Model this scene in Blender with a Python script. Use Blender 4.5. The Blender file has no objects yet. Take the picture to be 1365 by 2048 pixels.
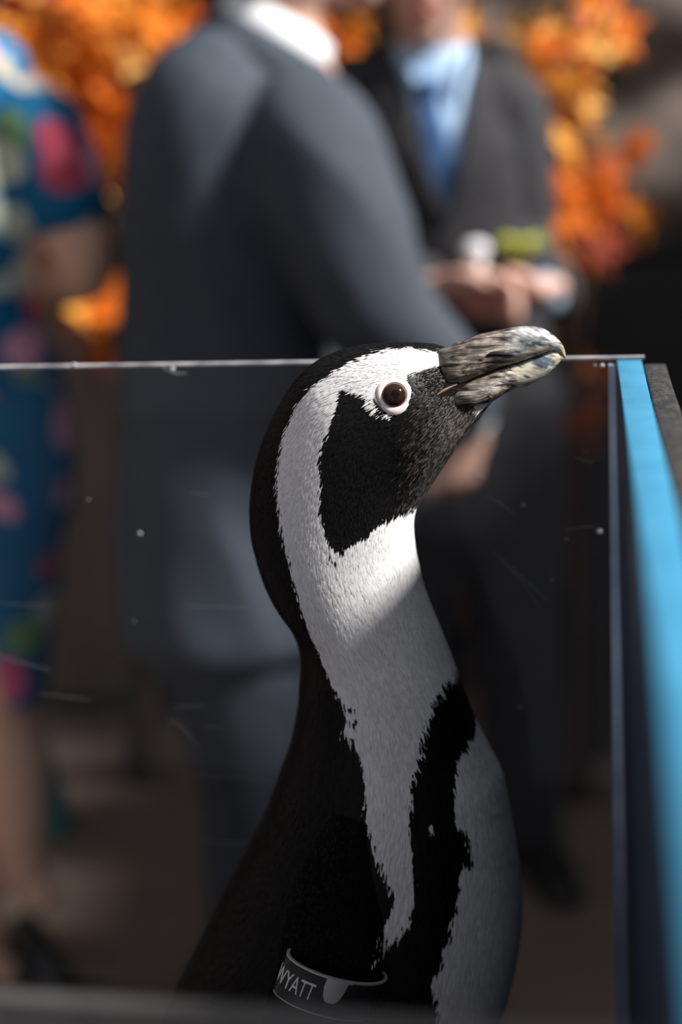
import bpy, bmesh, math, random
import numpy as np
from mathutils import Vector, Matrix, noise
from mathutils.bvhtree import BVHTree
random.seed(7); rng = np.random.default_rng(7)
scene = bpy.context.scene
COL = scene.collection
PI = math.pi

# ------------------------------------------------------------------ camera
CAM = np.array([0.0, 0.0, 1.4]); PITCH = math.radians(15.1); ROLL = math.radians(2.5)
FPX = 1365 * 50 / 24
_F = np.array([0, math.cos(PITCH), -math.sin(PITCH)])
_R0 = np.array([1.0, 0, 0]); _U0 = np.array([0, math.sin(PITCH), math.cos(PITCH)])
_U = math.cos(ROLL) * _U0 + math.sin(ROLL) * _R0
_R = math.cos(ROLL) * _R0 - math.sin(ROLL) * _U0
cd = bpy.data.cameras.new('camera'); cam = bpy.data.objects.new('camera', cd); COL.objects.link(cam)
cd.sensor_fit = 'HORIZONTAL'; cd.sensor_width = 24; cd.lens = 50; cd.clip_start = 0.02
M = Matrix.Identity(4)
for i in range(3):
    M[i][0] = _R[i]; M[i][1] = _U[i]; M[i][2] = -_F[i]; M[i][3] = CAM[i]
cam.matrix_world = M
cd.dof.use_dof = True; cd.dof.focus_distance = 0.716; cd.dof.aperture_fstop = 2.6
scene.camera = cam

# ------------------------------------------------------------------ light
w = bpy.data.worlds.new('world'); scene.world = w; w.use_nodes = True
bg = w.node_tree.nodes['Background']; bg.inputs[0].default_value = (0.90, 0.92, 1.0, 1); bg.inputs[1].default_value = 0.37
sd = bpy.data.lights.new('sun', 'SUN'); sun = bpy.data.objects.new('sun', sd); COL.objects.link(sun)
sd.energy = 8.8; sd.angle = math.radians(8); sd.color = (1.0, 0.965, 0.92)
SUNDIR = Vector((0.73, -0.15, 0.63)).normalized()
sun.rotation_euler = SUNDIR.to_track_quat('Z', 'Y').to_euler(); sun.location = (2, -1, 3)
vs = scene.view_settings
vs.view_transform = 'Standard'; vs.look = 'None'; vs.gamma = 1; vs.exposure = 0.0; vs.use_curve_mapping = False

# ------------------------------------------------------------------ helpers
def ray(px, py): return _F + (px - 682.5) / FPX * _R - (py - 1024) / FPX * _U
def at(px, py, Y):
    d = ray(px, py); return CAM + d * (Y / d[1])
def atz(px, py, z):
    d = ray(px, py); return CAM + d * ((z - 1.4) / d[2])

def mkobj(name, verts, faces, mat, parent=None, base=None, smooth=True):
    me = bpy.data.meshes.new(name)
    off = np.zeros(3)
    if parent is not None:
        p = parent
        while p is not None:
            off = off + np.array(p.location); p = p.parent
    elif base is not None: off = np.array(base)
    V = np.asarray(verts, float) - off
    me.from_pydata(V.tolist(), [], [list(map(int, f)) for f in faces]); me.update()
    if smooth: me.shade_smooth()
    if mat: me.materials.append(mat)
    o = bpy.data.objects.new(name, me); COL.objects.link(o)
    if parent is not None: o.parent = parent
    elif base is not None: o.location = base
    return o
def tag(o, label=None, cat=None, group=None, kind=None):
    if label: o['label'] = label
    if cat: o['category'] = cat
    if group: o['group'] = group
    if kind: o['kind'] = kind
    return o
def empty(name, loc):
    o = bpy.data.objects.new(name, None); COL.objects.link(o); o.location = loc; o.empty_display_size = .05
    return o
def crom(P, n):
    """Catmull-Rom resample of rows of P to n rows, even in index."""
    P = np.asarray(P, float)
    if P.ndim == 1: P = P[:, None]
    m = len(P); t = np.linspace(0, m - 1, n); i = np.minimum(t.astype(int), m - 2); u = (t - i)[:, None]
    p1 = P[i]; p2 = P[i + 1]; p0 = np.where((i > 0)[:, None], P[np.maximum(i - 1, 0)], 2 * p1 - p2)
    p3 = np.where((i + 2 < m)[:, None], P[np.minimum(i + 2, m - 1)], 2 * p2 - p1)
    return .5 * (2 * p1 + (p2 - p0) * u + (2 * p0 - 5 * p1 + 4 * p2 - p3) * u ** 2 + (3 * p1 - p0 - 3 * p2 + p3) * u ** 3)
def loft(rings, caps=True):
    m = len(rings); n = len(rings[0]); V = np.concatenate(rings); F = []
    for i in range(m - 1):
        for j in range(n):
            k = (j + 1) % n; F.append((i * n + j, i * n + k, (i + 1) * n + k, (i + 1) * n + j))
    if caps:
        F.append(tuple(reversed(range(n)))); F.append(tuple((m - 1) * n + j for j in range(n)))
    return V, F
def tube(pts, rad, side=(1, 0, 0), n=16, m=None, pw=2.0):
    """lofted tube; rad entries r or (r_side, r_other); rounded ends"""
    P = np.array([np.asarray(p, float) for p in pts]); Rr = np.array([(r, r) if np.isscalar(r) else r for r in rad], float)
    m = m or max(8, 5 * len(P))
    P = crom(P, m); Rr = np.maximum(crom(Rr, m), 1e-4)
    T = np.gradient(P, axis=0); T /= np.linalg.norm(T, axis=1)[:, None] + 1e-12
    s = np.asarray(side, float); th = np.linspace(0, 2 * PI, n, endpoint=False)
    c, sn = np.cos(th), np.sin(th); e = 2 / pw
    c = np.sign(c) * np.abs(c) ** e; sn = np.sign(sn) * np.abs(sn) ** e
    def ring(p, t, r):
        a = s - t * (s @ t)
        if np.linalg.norm(a) < 1e-3: a = np.cross(t, (0, 0, 1.0)); 
        if np.linalg.norm(a) < 1e-3: a = np.cross(t, (0, 1.0, 0))
        a = a / np.linalg.norm(a); b = np.cross(t, a)
        return p + np.outer(c * r[0], a) + np.outer(sn * r[1], b)
    rings = []
    r0 = Rr[0]; rm = r0.min()
    for k in (0.15, .5, .85): rings.append(ring(P[0] - T[0] * rm * .6 * math.cos(k * PI / 2), T[0], r0 * math.sin(k * PI / 2)))
    for i in range(m): rings.append(ring(P[i], T[i], Rr[i]))
    r1 = Rr[-1]; rm = r1.min()
    for k in (.85, .5, .15): rings.append(ring(P[-1] + T[-1] * rm * .6 * math.cos(k * PI / 2), T[-1], r1 * math.sin(k * PI / 2)))
    return loft(rings)
def ellipsoid(c, ax, rad, n=20, m=14):
    """ax: 3 axis vectors (rows), rad: 3 radii; poles along ax[2]"""
    ax = np.asarray(ax, float); rings = []
    for i in range(1, m):
        ph = PI * i / m
        th = np.linspace(0, 2 * PI, n, endpoint=False)
        rings.append(np.asarray(c) + np.outer(np.cos(th) * rad[0] * math.sin(ph), ax[0]) + np.outer(np.sin(th) * rad[1] * math.sin(ph), ax[1]) - ax[2] * rad[2] * math.cos(ph))
    return loft(rings)
def box(c, h, ax=np.eye(3)):
    ax = np.asarray(ax, float); c = np.asarray(c, float)
    V = [c + ax[0] * h[0] * sx + ax[1] * h[1] * sy + ax[2] * h[2] * sz for sx in (-1, 1) for sy in (-1, 1) for sz in (-1, 1)]
    return np.array(V), [(0, 1, 3, 2), (4, 6, 7, 5), (0, 4, 5, 1), (2, 3, 7, 6), (0, 2, 6, 4), (1, 5, 7, 3)]
def join(parts):
    V = []; F = []; o = 0
    for v, f in parts:
        V.append(np.asarray(v)); F += [tuple(i + o for i in q) for q in f]; o += len(v)
    return np.concatenate(V), F
def bevel_obj(o, wd, seg=2):
    bm = bmesh.new(); bm.from_mesh(o.data)
    bmesh.ops.bevel(bm, geom=bm.edges[:], offset=wd, segments=seg, affect='EDGES', profile=.6)
    bm.to_mesh(o.data); bm.free(); o.data.shade_smooth()
    return o
def remesh(parts, voxel, smooth=6, wr=0.0, wscale=9.0, seed=0):
    """union of closed tubes -> one continuous skin (voxel remesh), optional cloth wrinkles"""
    V, F = join(parts)
    me = bpy.data.meshes.new('tmp'); me.from_pydata(V.tolist(), [], [list(map(int, f)) for f in F]); me.update()
    o = bpy.data.objects.new('tmp', me); COL.objects.link(o)
    md = o.modifiers.new('r', 'REMESH'); md.mode = 'VOXEL'; md.voxel_size = voxel
    if smooth:
        s = o.modifiers.new('s', 'SMOOTH'); s.iterations = smooth; s.factor = .5
    dg = bpy.context.evaluated_depsgraph_get(); dg.update()
    r = bpy.data.meshes.new_from_object(o.evaluated_get(dg)); bpy.data.objects.remove(o); bpy.data.meshes.remove(me)
    n = len(r.vertices); co = np.empty(n * 3); r.vertices.foreach_get('co', co); co = co.reshape(-1, 3)
    if wr:
        nr = np.empty(n * 3); r.vertex_normals.foreach_get('vector', nr); nr = nr.reshape(-1, 3)
        d = np.array([noise.noise(Vector((p[0] * wscale + seed, p[1] * wscale, p[2] * wscale * .8 + p[0] * wscale * .7))) for p in co])
        d2 = 1 - np.abs(d) * 2
        co = co + nr * (d2 * wr)[:, None]
    F = [tuple(p.vertices) for p in r.polygons]
    bpy.data.meshes.remove(r)
    return co, F
def bvh(V, F): return BVHTree.FromPolygons([tuple(v) for v in V], [tuple(map(int, f)) for f in F])

# ------------------------------------------------------------------ materials
def mat(name, color, rough=.6, spec=.5, **kw):
    m = bpy.data.materials.new(name); m.use_nodes = True; nt = m.node_tree; b = nt.nodes['Principled BSDF']
    b.inputs['Base Color'].default_value = (*color, 1); b.inputs['Roughness'].default_value = rough
    b.inputs['Specular IOR Level'].default_value = spec
    for k, v in kw.items(): b.inputs[k].default_value = v
    return m
def nodes(m): return m.node_tree.nodes, m.node_tree.links, m.node_tree.nodes['Principled BSDF']
def noisy(m, c1, c2, scale=20, detail=4, stretch=(1, 1, 1), bump=0.0, bscale=None, lo=.35, hi=.65):
    N, L, b = nodes(m)
    tc = N.new('ShaderNodeTexCoord'); mp = N.new('ShaderNodeMapping'); mp.inputs['Scale'].default_value = stretch
    L.new(tc.outputs['Object'], mp.inputs['Vector'])
    nz = N.new('ShaderNodeTexNoise'); nz.inputs['Scale'].default_value = scale; nz.inputs['Detail'].default_value = detail
    L.new(mp.outputs[0], nz.inputs['Vector'])
    cr = N.new('ShaderNodeValToRGB'); cr.color_ramp.elements[0].position = lo; cr.color_ramp.elements[1].position = hi
    cr.color_ramp.elements[0].color = (*c1, 1); cr.color_ramp.elements[1].color = (*c2, 1)
    L.new(nz.outputs['Fac'], cr.inputs[0]); L.new(cr.outputs[0], b.inputs['Base Color'])
    if bump:
        n2 = N.new('ShaderNodeTexNoise'); n2.inputs['Scale'].default_value = bscale or scale * 4
        L.new(mp.outputs[0], n2.inputs['Vector'])
        bp = N.new('ShaderNodeBump'); bp.inputs['Strength'].default_value = bump; bp.inputs['Distance'].default_value = .01
        L.new(n2.outputs['Fac'], bp.inputs['Height']); L.new(bp.outputs[0], b.inputs['Normal'])
    return m
def vcol(m):
    N, L, b = nodes(m); a = N.new('ShaderNodeAttribute'); a.attribute_name = 'Col'
    L.new(a.outputs['Color'], b.inputs['Base Color']); return m
def setcol(o, C):
    me = o.data; at_ = me.color_attributes.new('Col', 'FLOAT_COLOR', 'POINT')
    C = np.c_[C, np.ones(len(C))].astype(np.float32); at_.data.foreach_set('color', C.ravel())

M_feather = vcol(mat('feather', (1, 1, 1), .45, .18))
M_skin_under = vcol(mat('under_feather', (1, 1, 1), .8, .05))
M_eyering = noisy(mat('eye_ring_skin', (.8, .62, .58), .5, .4), (.80, .66, .63), (.88, .80, .77), 300)
M_eye = vcol(mat('eye', (1, 1, 1), .3, .0)); M_eye.node_tree.nodes['Principled BSDF'].inputs['Coat Weight'].default_value = .6
M_eye.node_tree.nodes['Principled BSDF'].inputs['Coat Roughness'].default_value = .02
def bill_mat():
    m = vcol(mat('bill_horn', (1, 1, 1), .38, .5)); N, L, b = nodes(m)
    att = [n for n in N if n.type == 'ATTRIBUTE'][0]
    tc = N.new('ShaderNodeTexCoord'); mp = N.new('ShaderNodeMapping')
    mp.inputs['Rotation'].default_value = (0, math.radians(14), 0); mp.inputs['Scale'].default_value = (60, 300, 520)
    L.new(tc.outputs['Object'], mp.inputs[0])
    nz = N.new('ShaderNodeTexNoise'); nz.inputs['Scale'].default_value = 1.0; nz.inputs['Detail'].default_value = 5; nz.inputs['Distortion'].default_value = .6
    L.new(mp.outputs[0], nz.inputs['Vector'])
    cr = N.new('ShaderNodeValToRGB'); cr.color_ramp.elements[0].position = .38; cr.color_ramp.elements[1].position = .66
    cr.color_ramp.elements[0].color = (.10, .098, .095, 1); cr.color_ramp.elements[1].color = (2.2, 2.1, 2.0, 1)
    L.new(nz.outputs['Fac'], cr.inputs[0])
    # streaks fade towards the smooth horn of the tip: alpha in second attribute
    a2 = N.new('ShaderNodeAttribute'); a2.attribute_name = 'Grain'
    mx = N.new('ShaderNodeMix'); mx.data_type = 'RGBA'; mx.blend_type = 'MULTIPLY'
    L.new(a2.outputs['Fac'], mx.inputs[0]); L.new(att.outputs['Color'], mx.inputs[6]); L.new(cr.outputs[0], mx.inputs[7])
    L.new(mx.outputs[2], b.inputs['Base Color'])
    bp = N.new('ShaderNodeBump'); bp.inputs['Distance'].default_value = .0009
    L.new(a2.outputs['Fac'], bp.inputs['Strength'])
    L.new(nz.outputs['Fac'], bp.inputs['Height']); L.new(bp.outputs[0], b.inputs['Normal'])
    return m
M_bill = bill_mat()
M_nostril = mat('nostril', (.006, .005, .005), .7, .2)
M_gape = mat('gape_skin', (.10, .05, .026), .5, .4)
M_band = noisy(mat('band_black', (.02, .021, .022), .35, .5), (.012, .013, .013), (.03, .031, .032), 120)
M_silver = mat('band_silver', (.62, .6, .6), .38, .5, Metallic=.55)
M_letter = mat('band_lettering', (.8, .8, .8), .5, .3)
M_foot = noisy(mat('foot_skin', (.03, .028, .028), .6, .4), (.015, .014, .014), (.06, .05, .05), 80)

def pane_mat(name, tint, haze, hz_col, smudge=2.0):
    m = bpy.data.materials.new(name); m.use_nodes = True; N = m.node_tree.nodes; L = m.node_tree.links; N.clear()
    out = N.new('ShaderNodeOutputMaterial'); tr = N.new('ShaderNodeBsdfTransparent'); tr.inputs[0].default_value = (*tint, 1)
    df = N.new('ShaderNodeBsdfDiffuse'); df.inputs[0].default_value = (*hz_col, 1)
    gl = N.new('ShaderNodeBsdfGlossy'); gl.inputs['Roughness'].default_value = .03
    tc = N.new('ShaderNodeTexCoord'); nz = N.new('ShaderNodeTexNoise'); nz.inputs['Scale'].default_value = 14; nz.inputs['Detail'].default_value = 5
    L.new(tc.outputs['Object'], nz.inputs['Vector'])
    mr = N.new('ShaderNodeMapRange'); mr.inputs['From Min'].default_value = .3; mr.inputs['From Max'].default_value = .7
    mr.inputs['To Min'].default_value = haze / smudge; mr.inputs['To Max'].default_value = haze * 1.4
    L.new(nz.outputs['Fac'], mr.inputs['Value'])
    m1 = N.new('ShaderNodeMixShader'); L.new(mr.outputs[0], m1.inputs[0]); L.new(tr.outputs[0], m1.inputs[1]); L.new(df.outputs[0], m1.inputs[2])
    fr = N.new('ShaderNodeFresnel'); fr.inputs['IOR'].default_value = 1.25
    m2 = N.new('ShaderNodeMixShader'); L.new(fr.outputs[0], m2.inputs[0]); L.new(m1.outputs[0], m2.inputs[1]); L.new(gl.outputs[0], m2.inputs[2])
    L.new(m2.outputs[0], out.inputs[0])
    return m
M_pane = pane_mat('clear_acrylic', (.93, .94, .95), .012, (.6, .65, .72))
M_front = pane_mat('hazy_acrylic', (.80, .80, .80), .07, (.75, .70, .68), 1.2)
M_side = pane_mat('side_acrylic', (.72, .74, .78), .02, (.4, .5, .6))
M_edge = noisy(mat('acrylic_edge', (.55, .55, .57), .35, .5), (.25, .25, .27), (.6, .58, .58), 60)
M_edgeblue = noisy(mat('acrylic_corner', (.5, .6, .8), .3, .5, Metallic=.5), (.42, .5, .68), (.62, .72, .9), 9, stretch=(1, 1, 3))
M_scratch = mat('scratch', (.75, .75, .78), .5, .3)
M_blue = noisy(mat('blue_board', (.08, .42, .78), .55, .3), (.042, .235, .40), (.055, .27, .45), 40, bump=.05, bscale=500)
M_navy = noisy(mat('navy_board', (.006, .012, .025), .45, .4), (.006, .022, .055), (.010, .034, .08), 12)
M_black = noisy(mat('black_board', (.035, .035, .035), .75, .3), (.022, .022, .022), (.06, .058, .055), 220, bump=.3, bscale=400)
M_table = noisy(mat('cart_top', (.03, .03, .032), .6, .3), (.02, .02, .02), (.045, .045, .048), 30)

# ------------------------------------------------------------------ setting: floor, walls
M_floor = noisy(mat('floor_carpet', (.07, .05, .04), .9, .1), (.15, .112, .092), (.21, .158, .13), 2.2, bump=.3, bscale=120)
V, Fc = box((0, 2.3, -.02), (3.2, 2.9, .02)); tag(mkobj('floor', V, Fc, M_floor, smooth=False), kind='structure')
WY = 3.42
M_wall = noisy(mat('wall_brown', (.06, .045, .036), .85, .2), (.07, .053, .043), (.13, .10, .08), 1.5, bump=.2, bscale=20)
V, Fc = box((-.55, WY + .1, 1.5), (2.65, .1, 1.5)); tag(mkobj('wall_back', V, Fc, M_wall, smooth=False), kind='structure')
M_bb = noisy(mat('baseboard_dark', (.012, .011, .014), .6, .3), (.009, .008, .011), (.016, .014, .018), 5)
V, Fc = box((-.55, WY - .012, .07), (2.65, .016, .09)); tag(mkobj('baseboard_back', V, Fc, M_bb, smooth=False), kind='structure')
# rock-faced wall to the right
M_rock = noisy(mat('rock', (.13, .105, .09), .9, .2), (.09, .072, .062), (.36, .30, .26), 3.0, 8, bump=.6, bscale=9)
nx, nz_ = 60, 60; V = []; Fc = []
for i in range(nx):
    for j in range(nz_):
        x = .32 + 2.2 * i / (nx - 1); z = 3.0 * j / (nz_ - 1)
        d = noise.fractal(Vector((x * 1.7, z * 1.9, 3.1)), 1.0, 2.0, 5) * .09
        V.append((x, WY - .16 - d, z))
o0 = len(V)
for i in range(nx):
    for j in range(nz_):
        x, y, z = V[i * nz_ + j]; V.append((x, WY + .25, z))
for i in range(nx - 1):
    for j in range(nz_ - 1):
        a = i * nz_ + j; Fc.append((a, a + nz_, a + nz_ + 1, a + 1)); Fc.append((o0 + a, o0 + a + 1, o0 + a + nz_ + 1, o0 + a + nz_))
for i in range(nx - 1):
    for j in (0, nz_ - 1):
        a = i * nz_ + j; Fc.append((a, o0 + a, o0 + a + nz_, a + nz_))
for j in range(nz_ - 1):
    for i in (0, nx - 1):
        a = i * nz_ + j; Fc.append((a, a + 1, o0 + a + 1, o0 + a))
tag(mkobj('wall_right', V, Fc, M_rock), kind='structure')
# unseen side walls, added to keep sun off the floor and cut ambient light
V, Fc = box((2.0, 1.1, 1.15), (.1, 2.4, 1.15)); tag(mkobj('wall_side_shade', V, Fc, M_wall, smooth=False), kind='structure')
V, Fc = box((-2.3, 1.1, 1.27), (.1, 2.4, 1.27)); tag(mkobj('wall_left_shade', V, Fc, M_wall, smooth=False), kind='structure')
# posts on the back wall
M_post = noisy(mat('post_dark', (.02, .018, .02), .7, .3), (.014, .012, .015), (.028, .024, .026), 6)
p = at(300, 1100, 3.33)
V, Fc = box((p[0], 3.36, 1.25), (.04, .055, 1.25))
tag(mkobj('trim_1', V, Fc, M_post, smooth=False), kind='structure')
M_panel = noisy(mat('panel_taupe', (.10, .08, .068), .8, .2), (.14, .112, .096), (.20, .16, .137), 3)
p = at(205, 1100, 3.36)
V, Fc = box((p[0] - .06, 3.40, .75), (.16, .03, .72))
bevel_obj(tag(mkobj('trim_2', V, Fc, M_panel, smooth=False), kind='structure'), .006)

# ------------------------------------------------------------------ acrylic enclosure on a cart
PHI = math.radians(10)
e1 = np.array([math.cos(PHI), -math.sin(PHI), 0]); e2 = np.array([math.sin(PHI), math.cos(PHI), 0]); ez = np.array([0, 0, 1.0])
AX = np.array([e1, e2, ez])
C = at(1232, 716, .79); ZT = C[2]; ZB = .78
fp = at(682, 2045, .36); DEPTH = (C - fp) @ e2            # front pane plane
WID = .46
lean = .013
cart = empty('penguin_enclosure', (C + (-e1 * WID / 2 - e2 * DEPTH / 2)) * np.array([1, 1, 0]))
tag(cart, 'open-topped clear acrylic enclosure with blue and black side wall around the penguin', 'enclosure')
def prism(corners_bottom, zt_fn, zb):
    n = len(corners_bottom); V = [np.array([*c[:2], zb]) for c in corners_bottom] + [np.array(zt_fn(c)) for c in corners_bottom]
    F = [tuple(reversed(range(n))), tuple(range(n, 2 * n))] + [(i, (i + 1) % n, n + (i + 1) % n, n + i) for i in range(n)]
    return np.array(V), F
def wallbox(p0, p1, thick, zb, zt, leanx=0):
    """upright slab from p0 to p1 (xy), thick along the left normal"""
    p0 = np.array(p0[:2]); p1 = np.array(p1[:2]); d = (p1 - p0) / np.linalg.norm(p1 - p0); n = np.array([-d[1], d[0]]) * thick
    q = [p0, p1, p1 + n, p0 + n]
    V = [(*c, zb) for c in q] + [(*c, zt) for c in q]
    return np.array(V), [(3, 2, 1, 0), (4, 5, 6, 7), (0, 1, 5, 4), (1, 2, 6, 5), (2, 3, 7, 6), (3, 0, 4, 7)]
TH = .006
# back pane
V, Fc = wallbox(C - e1 * WID, C, TH, ZB, ZT - .0008)
bp_ = mkobj('back_pane', V, Fc, M_pane, cart, smooth=False); bp_['label'] = 'clear acrylic pane with fine scratches'
V, Fc = wallbox(C - e1 * WID, C + e1 * .016, TH, ZT - .0008, ZT + .0004)
mkobj('pane_edge', V, Fc, M_edge, bp_, smooth=False)
# acrylic corner edge, splayed at the bottom; pale blue stands in for piped light
def slab(quad_b, quad_t):
    V = np.array(list(quad_b) + list(quad_t)); return V, [(3, 2, 1, 0), (4, 5, 6, 7), (0, 1, 5, 4), (1, 2, 6, 5), (2, 3, 7, 6), (3, 0, 4, 7)]
def quad(c, wd, dp, z): c = np.array([*c[:2], z]); return [c, c + e1 * wd, c + e1 * wd + e2 * dp, c + e2 * dp]
V, Fc = slab(quad(C + e1 * .004 - e2 * .007, .0095, .006, ZB), quad(C - e1 * .0040 - e2 * .007, .0038, .006, ZT - .003))
mkobj('corner_strip', V, Fc, M_edgeblue, cart, smooth=False)['label'] = 'pale blue-grey lit acrylic corner edge'
# side wall: blue board and black board outside it
S0 = C + e1 * .0005; LEN = DEPTH + .20
V, Fc = slab([*quad(S0 - e2 * LEN + e1 * lean, .0135, LEN - .001, ZB)], [*quad(S0 - e2 * LEN, .0135, LEN - .001, ZT - .0035)])
mkobj('side_board', V, Fc, M_navy, cart, smooth=False)['label'] = 'dark navy side board'
V, Fc = slab([*quad(S0 - e2 * LEN, .0137, LEN - .001, ZT - .0035)], [*quad(S0 - e2 * LEN, .0137, LEN - .001, ZT - .001)])
bevel_obj(mkobj('blue_strip', V, Fc, M_blue, cart, smooth=False), .0006)['label'] = 'sky-blue strip capping the side wall'
V, Fc = slab([*quad(S0 - e2 * LEN + e1 * (lean + .0142), .0125, LEN - .006, ZB)], [*quad(S0 - e2 * LEN + e1 * .0142, .0125, LEN - .006, ZT - .0025)])
bevel_obj(mkobj('black_board', V, Fc, M_black, cart, smooth=False), .0015)['label'] = 'black board with scuffed edges'
# front and left panes, tint added to dim light on the lower penguin
F0 = fp - e1 * ((fp - (C - e1 * WID)) @ e1)
F1 = F0 + e1 * (WID + .0)
V, Fc = wallbox(F0, F1, TH, ZB, fp[2]); mkobj('front_pane', V, Fc, M_front, cart, smooth=False)['label'] = 'hazy clear acrylic pane'
V, Fc = wallbox(F0 + e2 * TH, C - e1 * WID, TH, ZB, ZT - .01); mkobj('side_pane', V, Fc, M_side, cart, smooth=False)
# cart
V, Fc = box(np.array([*cart.location[:2], ZB - .015]) + e1 * .012, (WID / 2 + .025, DEPTH / 2 + .015, .015), AX)
bevel_obj(mkobj('cart_top', V, Fc, M_table, cart, smooth=False), .004)
for sx in (-1, 1):
    for sy in (-1, 1):
        c = np.array([*cart.location[:2], (ZB - .03) / 2]) + e1 * sx * (WID / 2 - .02) + e2 * sy * (DEPTH / 2 - .03)
        V, Fc = box(c, (.015, .015, (ZB - .03) / 2 + .001), AX); bevel_obj(mkobj('leg', V, Fc, M_black, cart, smooth=False), .003)
# scratches and specks on the camera side of the back pane
def on_pane(px, py, off=.0004):
    d = ray(px, py); q = C - e2 * off; t = ((q - CAM) @ e2) / (d @ e2); return CAM + d * t
SCR = [[(325, 735), (350, 746), (374, 746)], [(337, 1438), (362, 1452), (385, 1478), (405, 1506)], [(428, 1550), (434, 1570), (438, 1590)],
       [(345, 1415), (380, 1413), (408, 1411)], [(408, 1452), (446, 1455)], [(365, 1554), (440, 1553), (545, 1560)], [(0, 1207), (60, 1210), (105, 1208)],
       [(370, 1212), (450, 1214), (500, 1217)], [(80, 1387), (130, 1393), (180, 1400)], [(100, 1937), (180, 1941), (265, 1944)],
       [(120, 1728), (220, 1727)], [(952, 948), (970, 953)], [(970, 990), (1005, 1008), (1030, 1030)], [(1010, 1130), (1050, 1170), (1080, 1215)],
       [(985, 1100), (1040, 1150), (1095, 1200)], [(1130, 1059), (1180, 1053), (1200, 1058)], [(1150, 912), (1160, 918), (1188, 925)],
       [(400, 1684), (500, 1686)], [(0, 1312), (60, 1330), (100, 1338)], [(1168, 900), (1176, 906)], [(380, 985), (420, 990)]]
M_scr2 = mat('scratch_faint', (.24, .25, .27), .5, .3)
for i, s in enumerate(SCR):
    P = crom([on_pane(*q) for q in s], 10); th = .00018 if i not in (0, 1) else .0004
    a = np.linspace(.15, 1, 10); a = np.minimum(a, a[::-1] + .1)
    V = np.concatenate([P + ez * (th * a)[:, None], P - ez * (th * a)[:, None], P + ez * (th * a)[:, None] - e2 * .0002, P - ez * (th * a)[:, None] - e2 * .0002])
    Fc = []
    for k in range(9):
        Fc += [(k, k + 1, 11 + k, 10 + k), (20 + k, 30 + k, 31 + k, 21 + k), (k, 20 + k, 21 + k, k + 1), (10 + k, 11 + k, 31 + k, 30 + k)]
    mkobj('scratch', V, Fc, M_scratch if i in (0, 11) else M_scr2, bp_, smooth=False)
for (px, py, r) in [(177, 1000, 4), (280, 1067, 5), (268, 1242, 3), (1048, 1010, 4), (1200, 1063, 6), (1134, 1078, 3), (345, 738, 6), (1205, 731, 5), (1190, 731, 4), (148, 731, 7), (1105, 1160, 3), (560, 1355, 4), (1040, 1415, 3)]:
    c = on_pane(px, py); V, Fc = ellipsoid(c, AX[[0, 2, 1]], (r * .00026, r * .00022, .0004), 10, 6); mkobj('speck', V, Fc, M_scratch if r >= 5 else M_scr2, bp_)

# ------------------------------------------------------------------ penguin
YP = .73
A_ = [(908, 700), (872, 690), (820, 686), (765, 688), (703, 697), (648, 717), (603, 748), (565, 800), (535, 860), (512, 928), (501, 1000), (502, 1060), (512, 1110), (528, 1160), (550, 1205), (575, 1240), (593, 1275), (602, 1320), (600, 1370), (596, 1420), (582, 1490), (558, 1560), (528, 1640), (488, 1720), (440, 1810), (395, 1900), (355, 1980), (325, 2048), (308, 2110), (305, 2160), (322, 2210), (372, 2250), (450, 2275)]
B_ = [(1006, 790), (985, 803), (950, 846), (915, 891), (880, 941), (852, 984), (834, 1014), (828, 1045), (830, 1085), (836, 1120), (845, 1160), (858, 1200), (872, 1235), (886, 1270), (899, 1303), (912, 1336), (926, 1372), (940, 1412), (957, 1452), (976, 1490), (998, 1535), (1015, 1600), (1027, 1665), (1036, 1730), (1040, 1810), (1031, 1890), (1013, 1965), (985, 2040), (950, 2105), (900, 2165), (820, 2220), (720, 2258), (600, 2278)]
H_ = [.003, .0085, .0165, .0250, .029, .0305, .0315, .0322, .0328, .0333, .034, .0348, .0356, .0365, .0375, .039, .041, .0435, .0465, .0495, .0545, .0595, .0635, .067, .070, .0715, .0725, .0725, .071, .067, .06, .048, .03]
PA = np.array([at(*p, YP) for p in A_]); PB = np.array([at(*p, YP) for p in B_])
NR, NS = 150, 96
PA = crom(PA, NR); PB = crom(PB, NR); H = crom(H_, NR)[:, 0]
th = np.linspace(0, 2 * PI, NS, endpoint=False); ct, st = np.cos(th), np.sin(th); ex = 2 / 2.15
cc = np.sign(ct) * np.abs(ct) ** ex; ss = np.sign(st) * np.abs(st) ** ex
rings = []
for i in range(NR):
    c = (PA[i] + PB[i]) / 2; u = (PA[i] - PB[i]) / 2
    rings.append(c + np.outer(cc, u) + np.outer(ss, [0, H[i], 0]))
bodyV, bodyF = loft(rings)
RG = np.array(rings)
flow = np.gradient(RG, axis=0).reshape(-1, 3); flow /= np.linalg.norm(flow, axis=1)[:, None] + 1e-12
tpos = np.repeat(np.linspace(0, 1, NR), NS)
BV = bvh(bodyV, bodyF)
def hit(px, py):
    d = Vector(ray(px, py)).normalized(); h = BV.ray_cast(Vector(CAM), d)
    return (np.array(h[0]), np.array(h[1])) if h[0] else (None, None)
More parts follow.
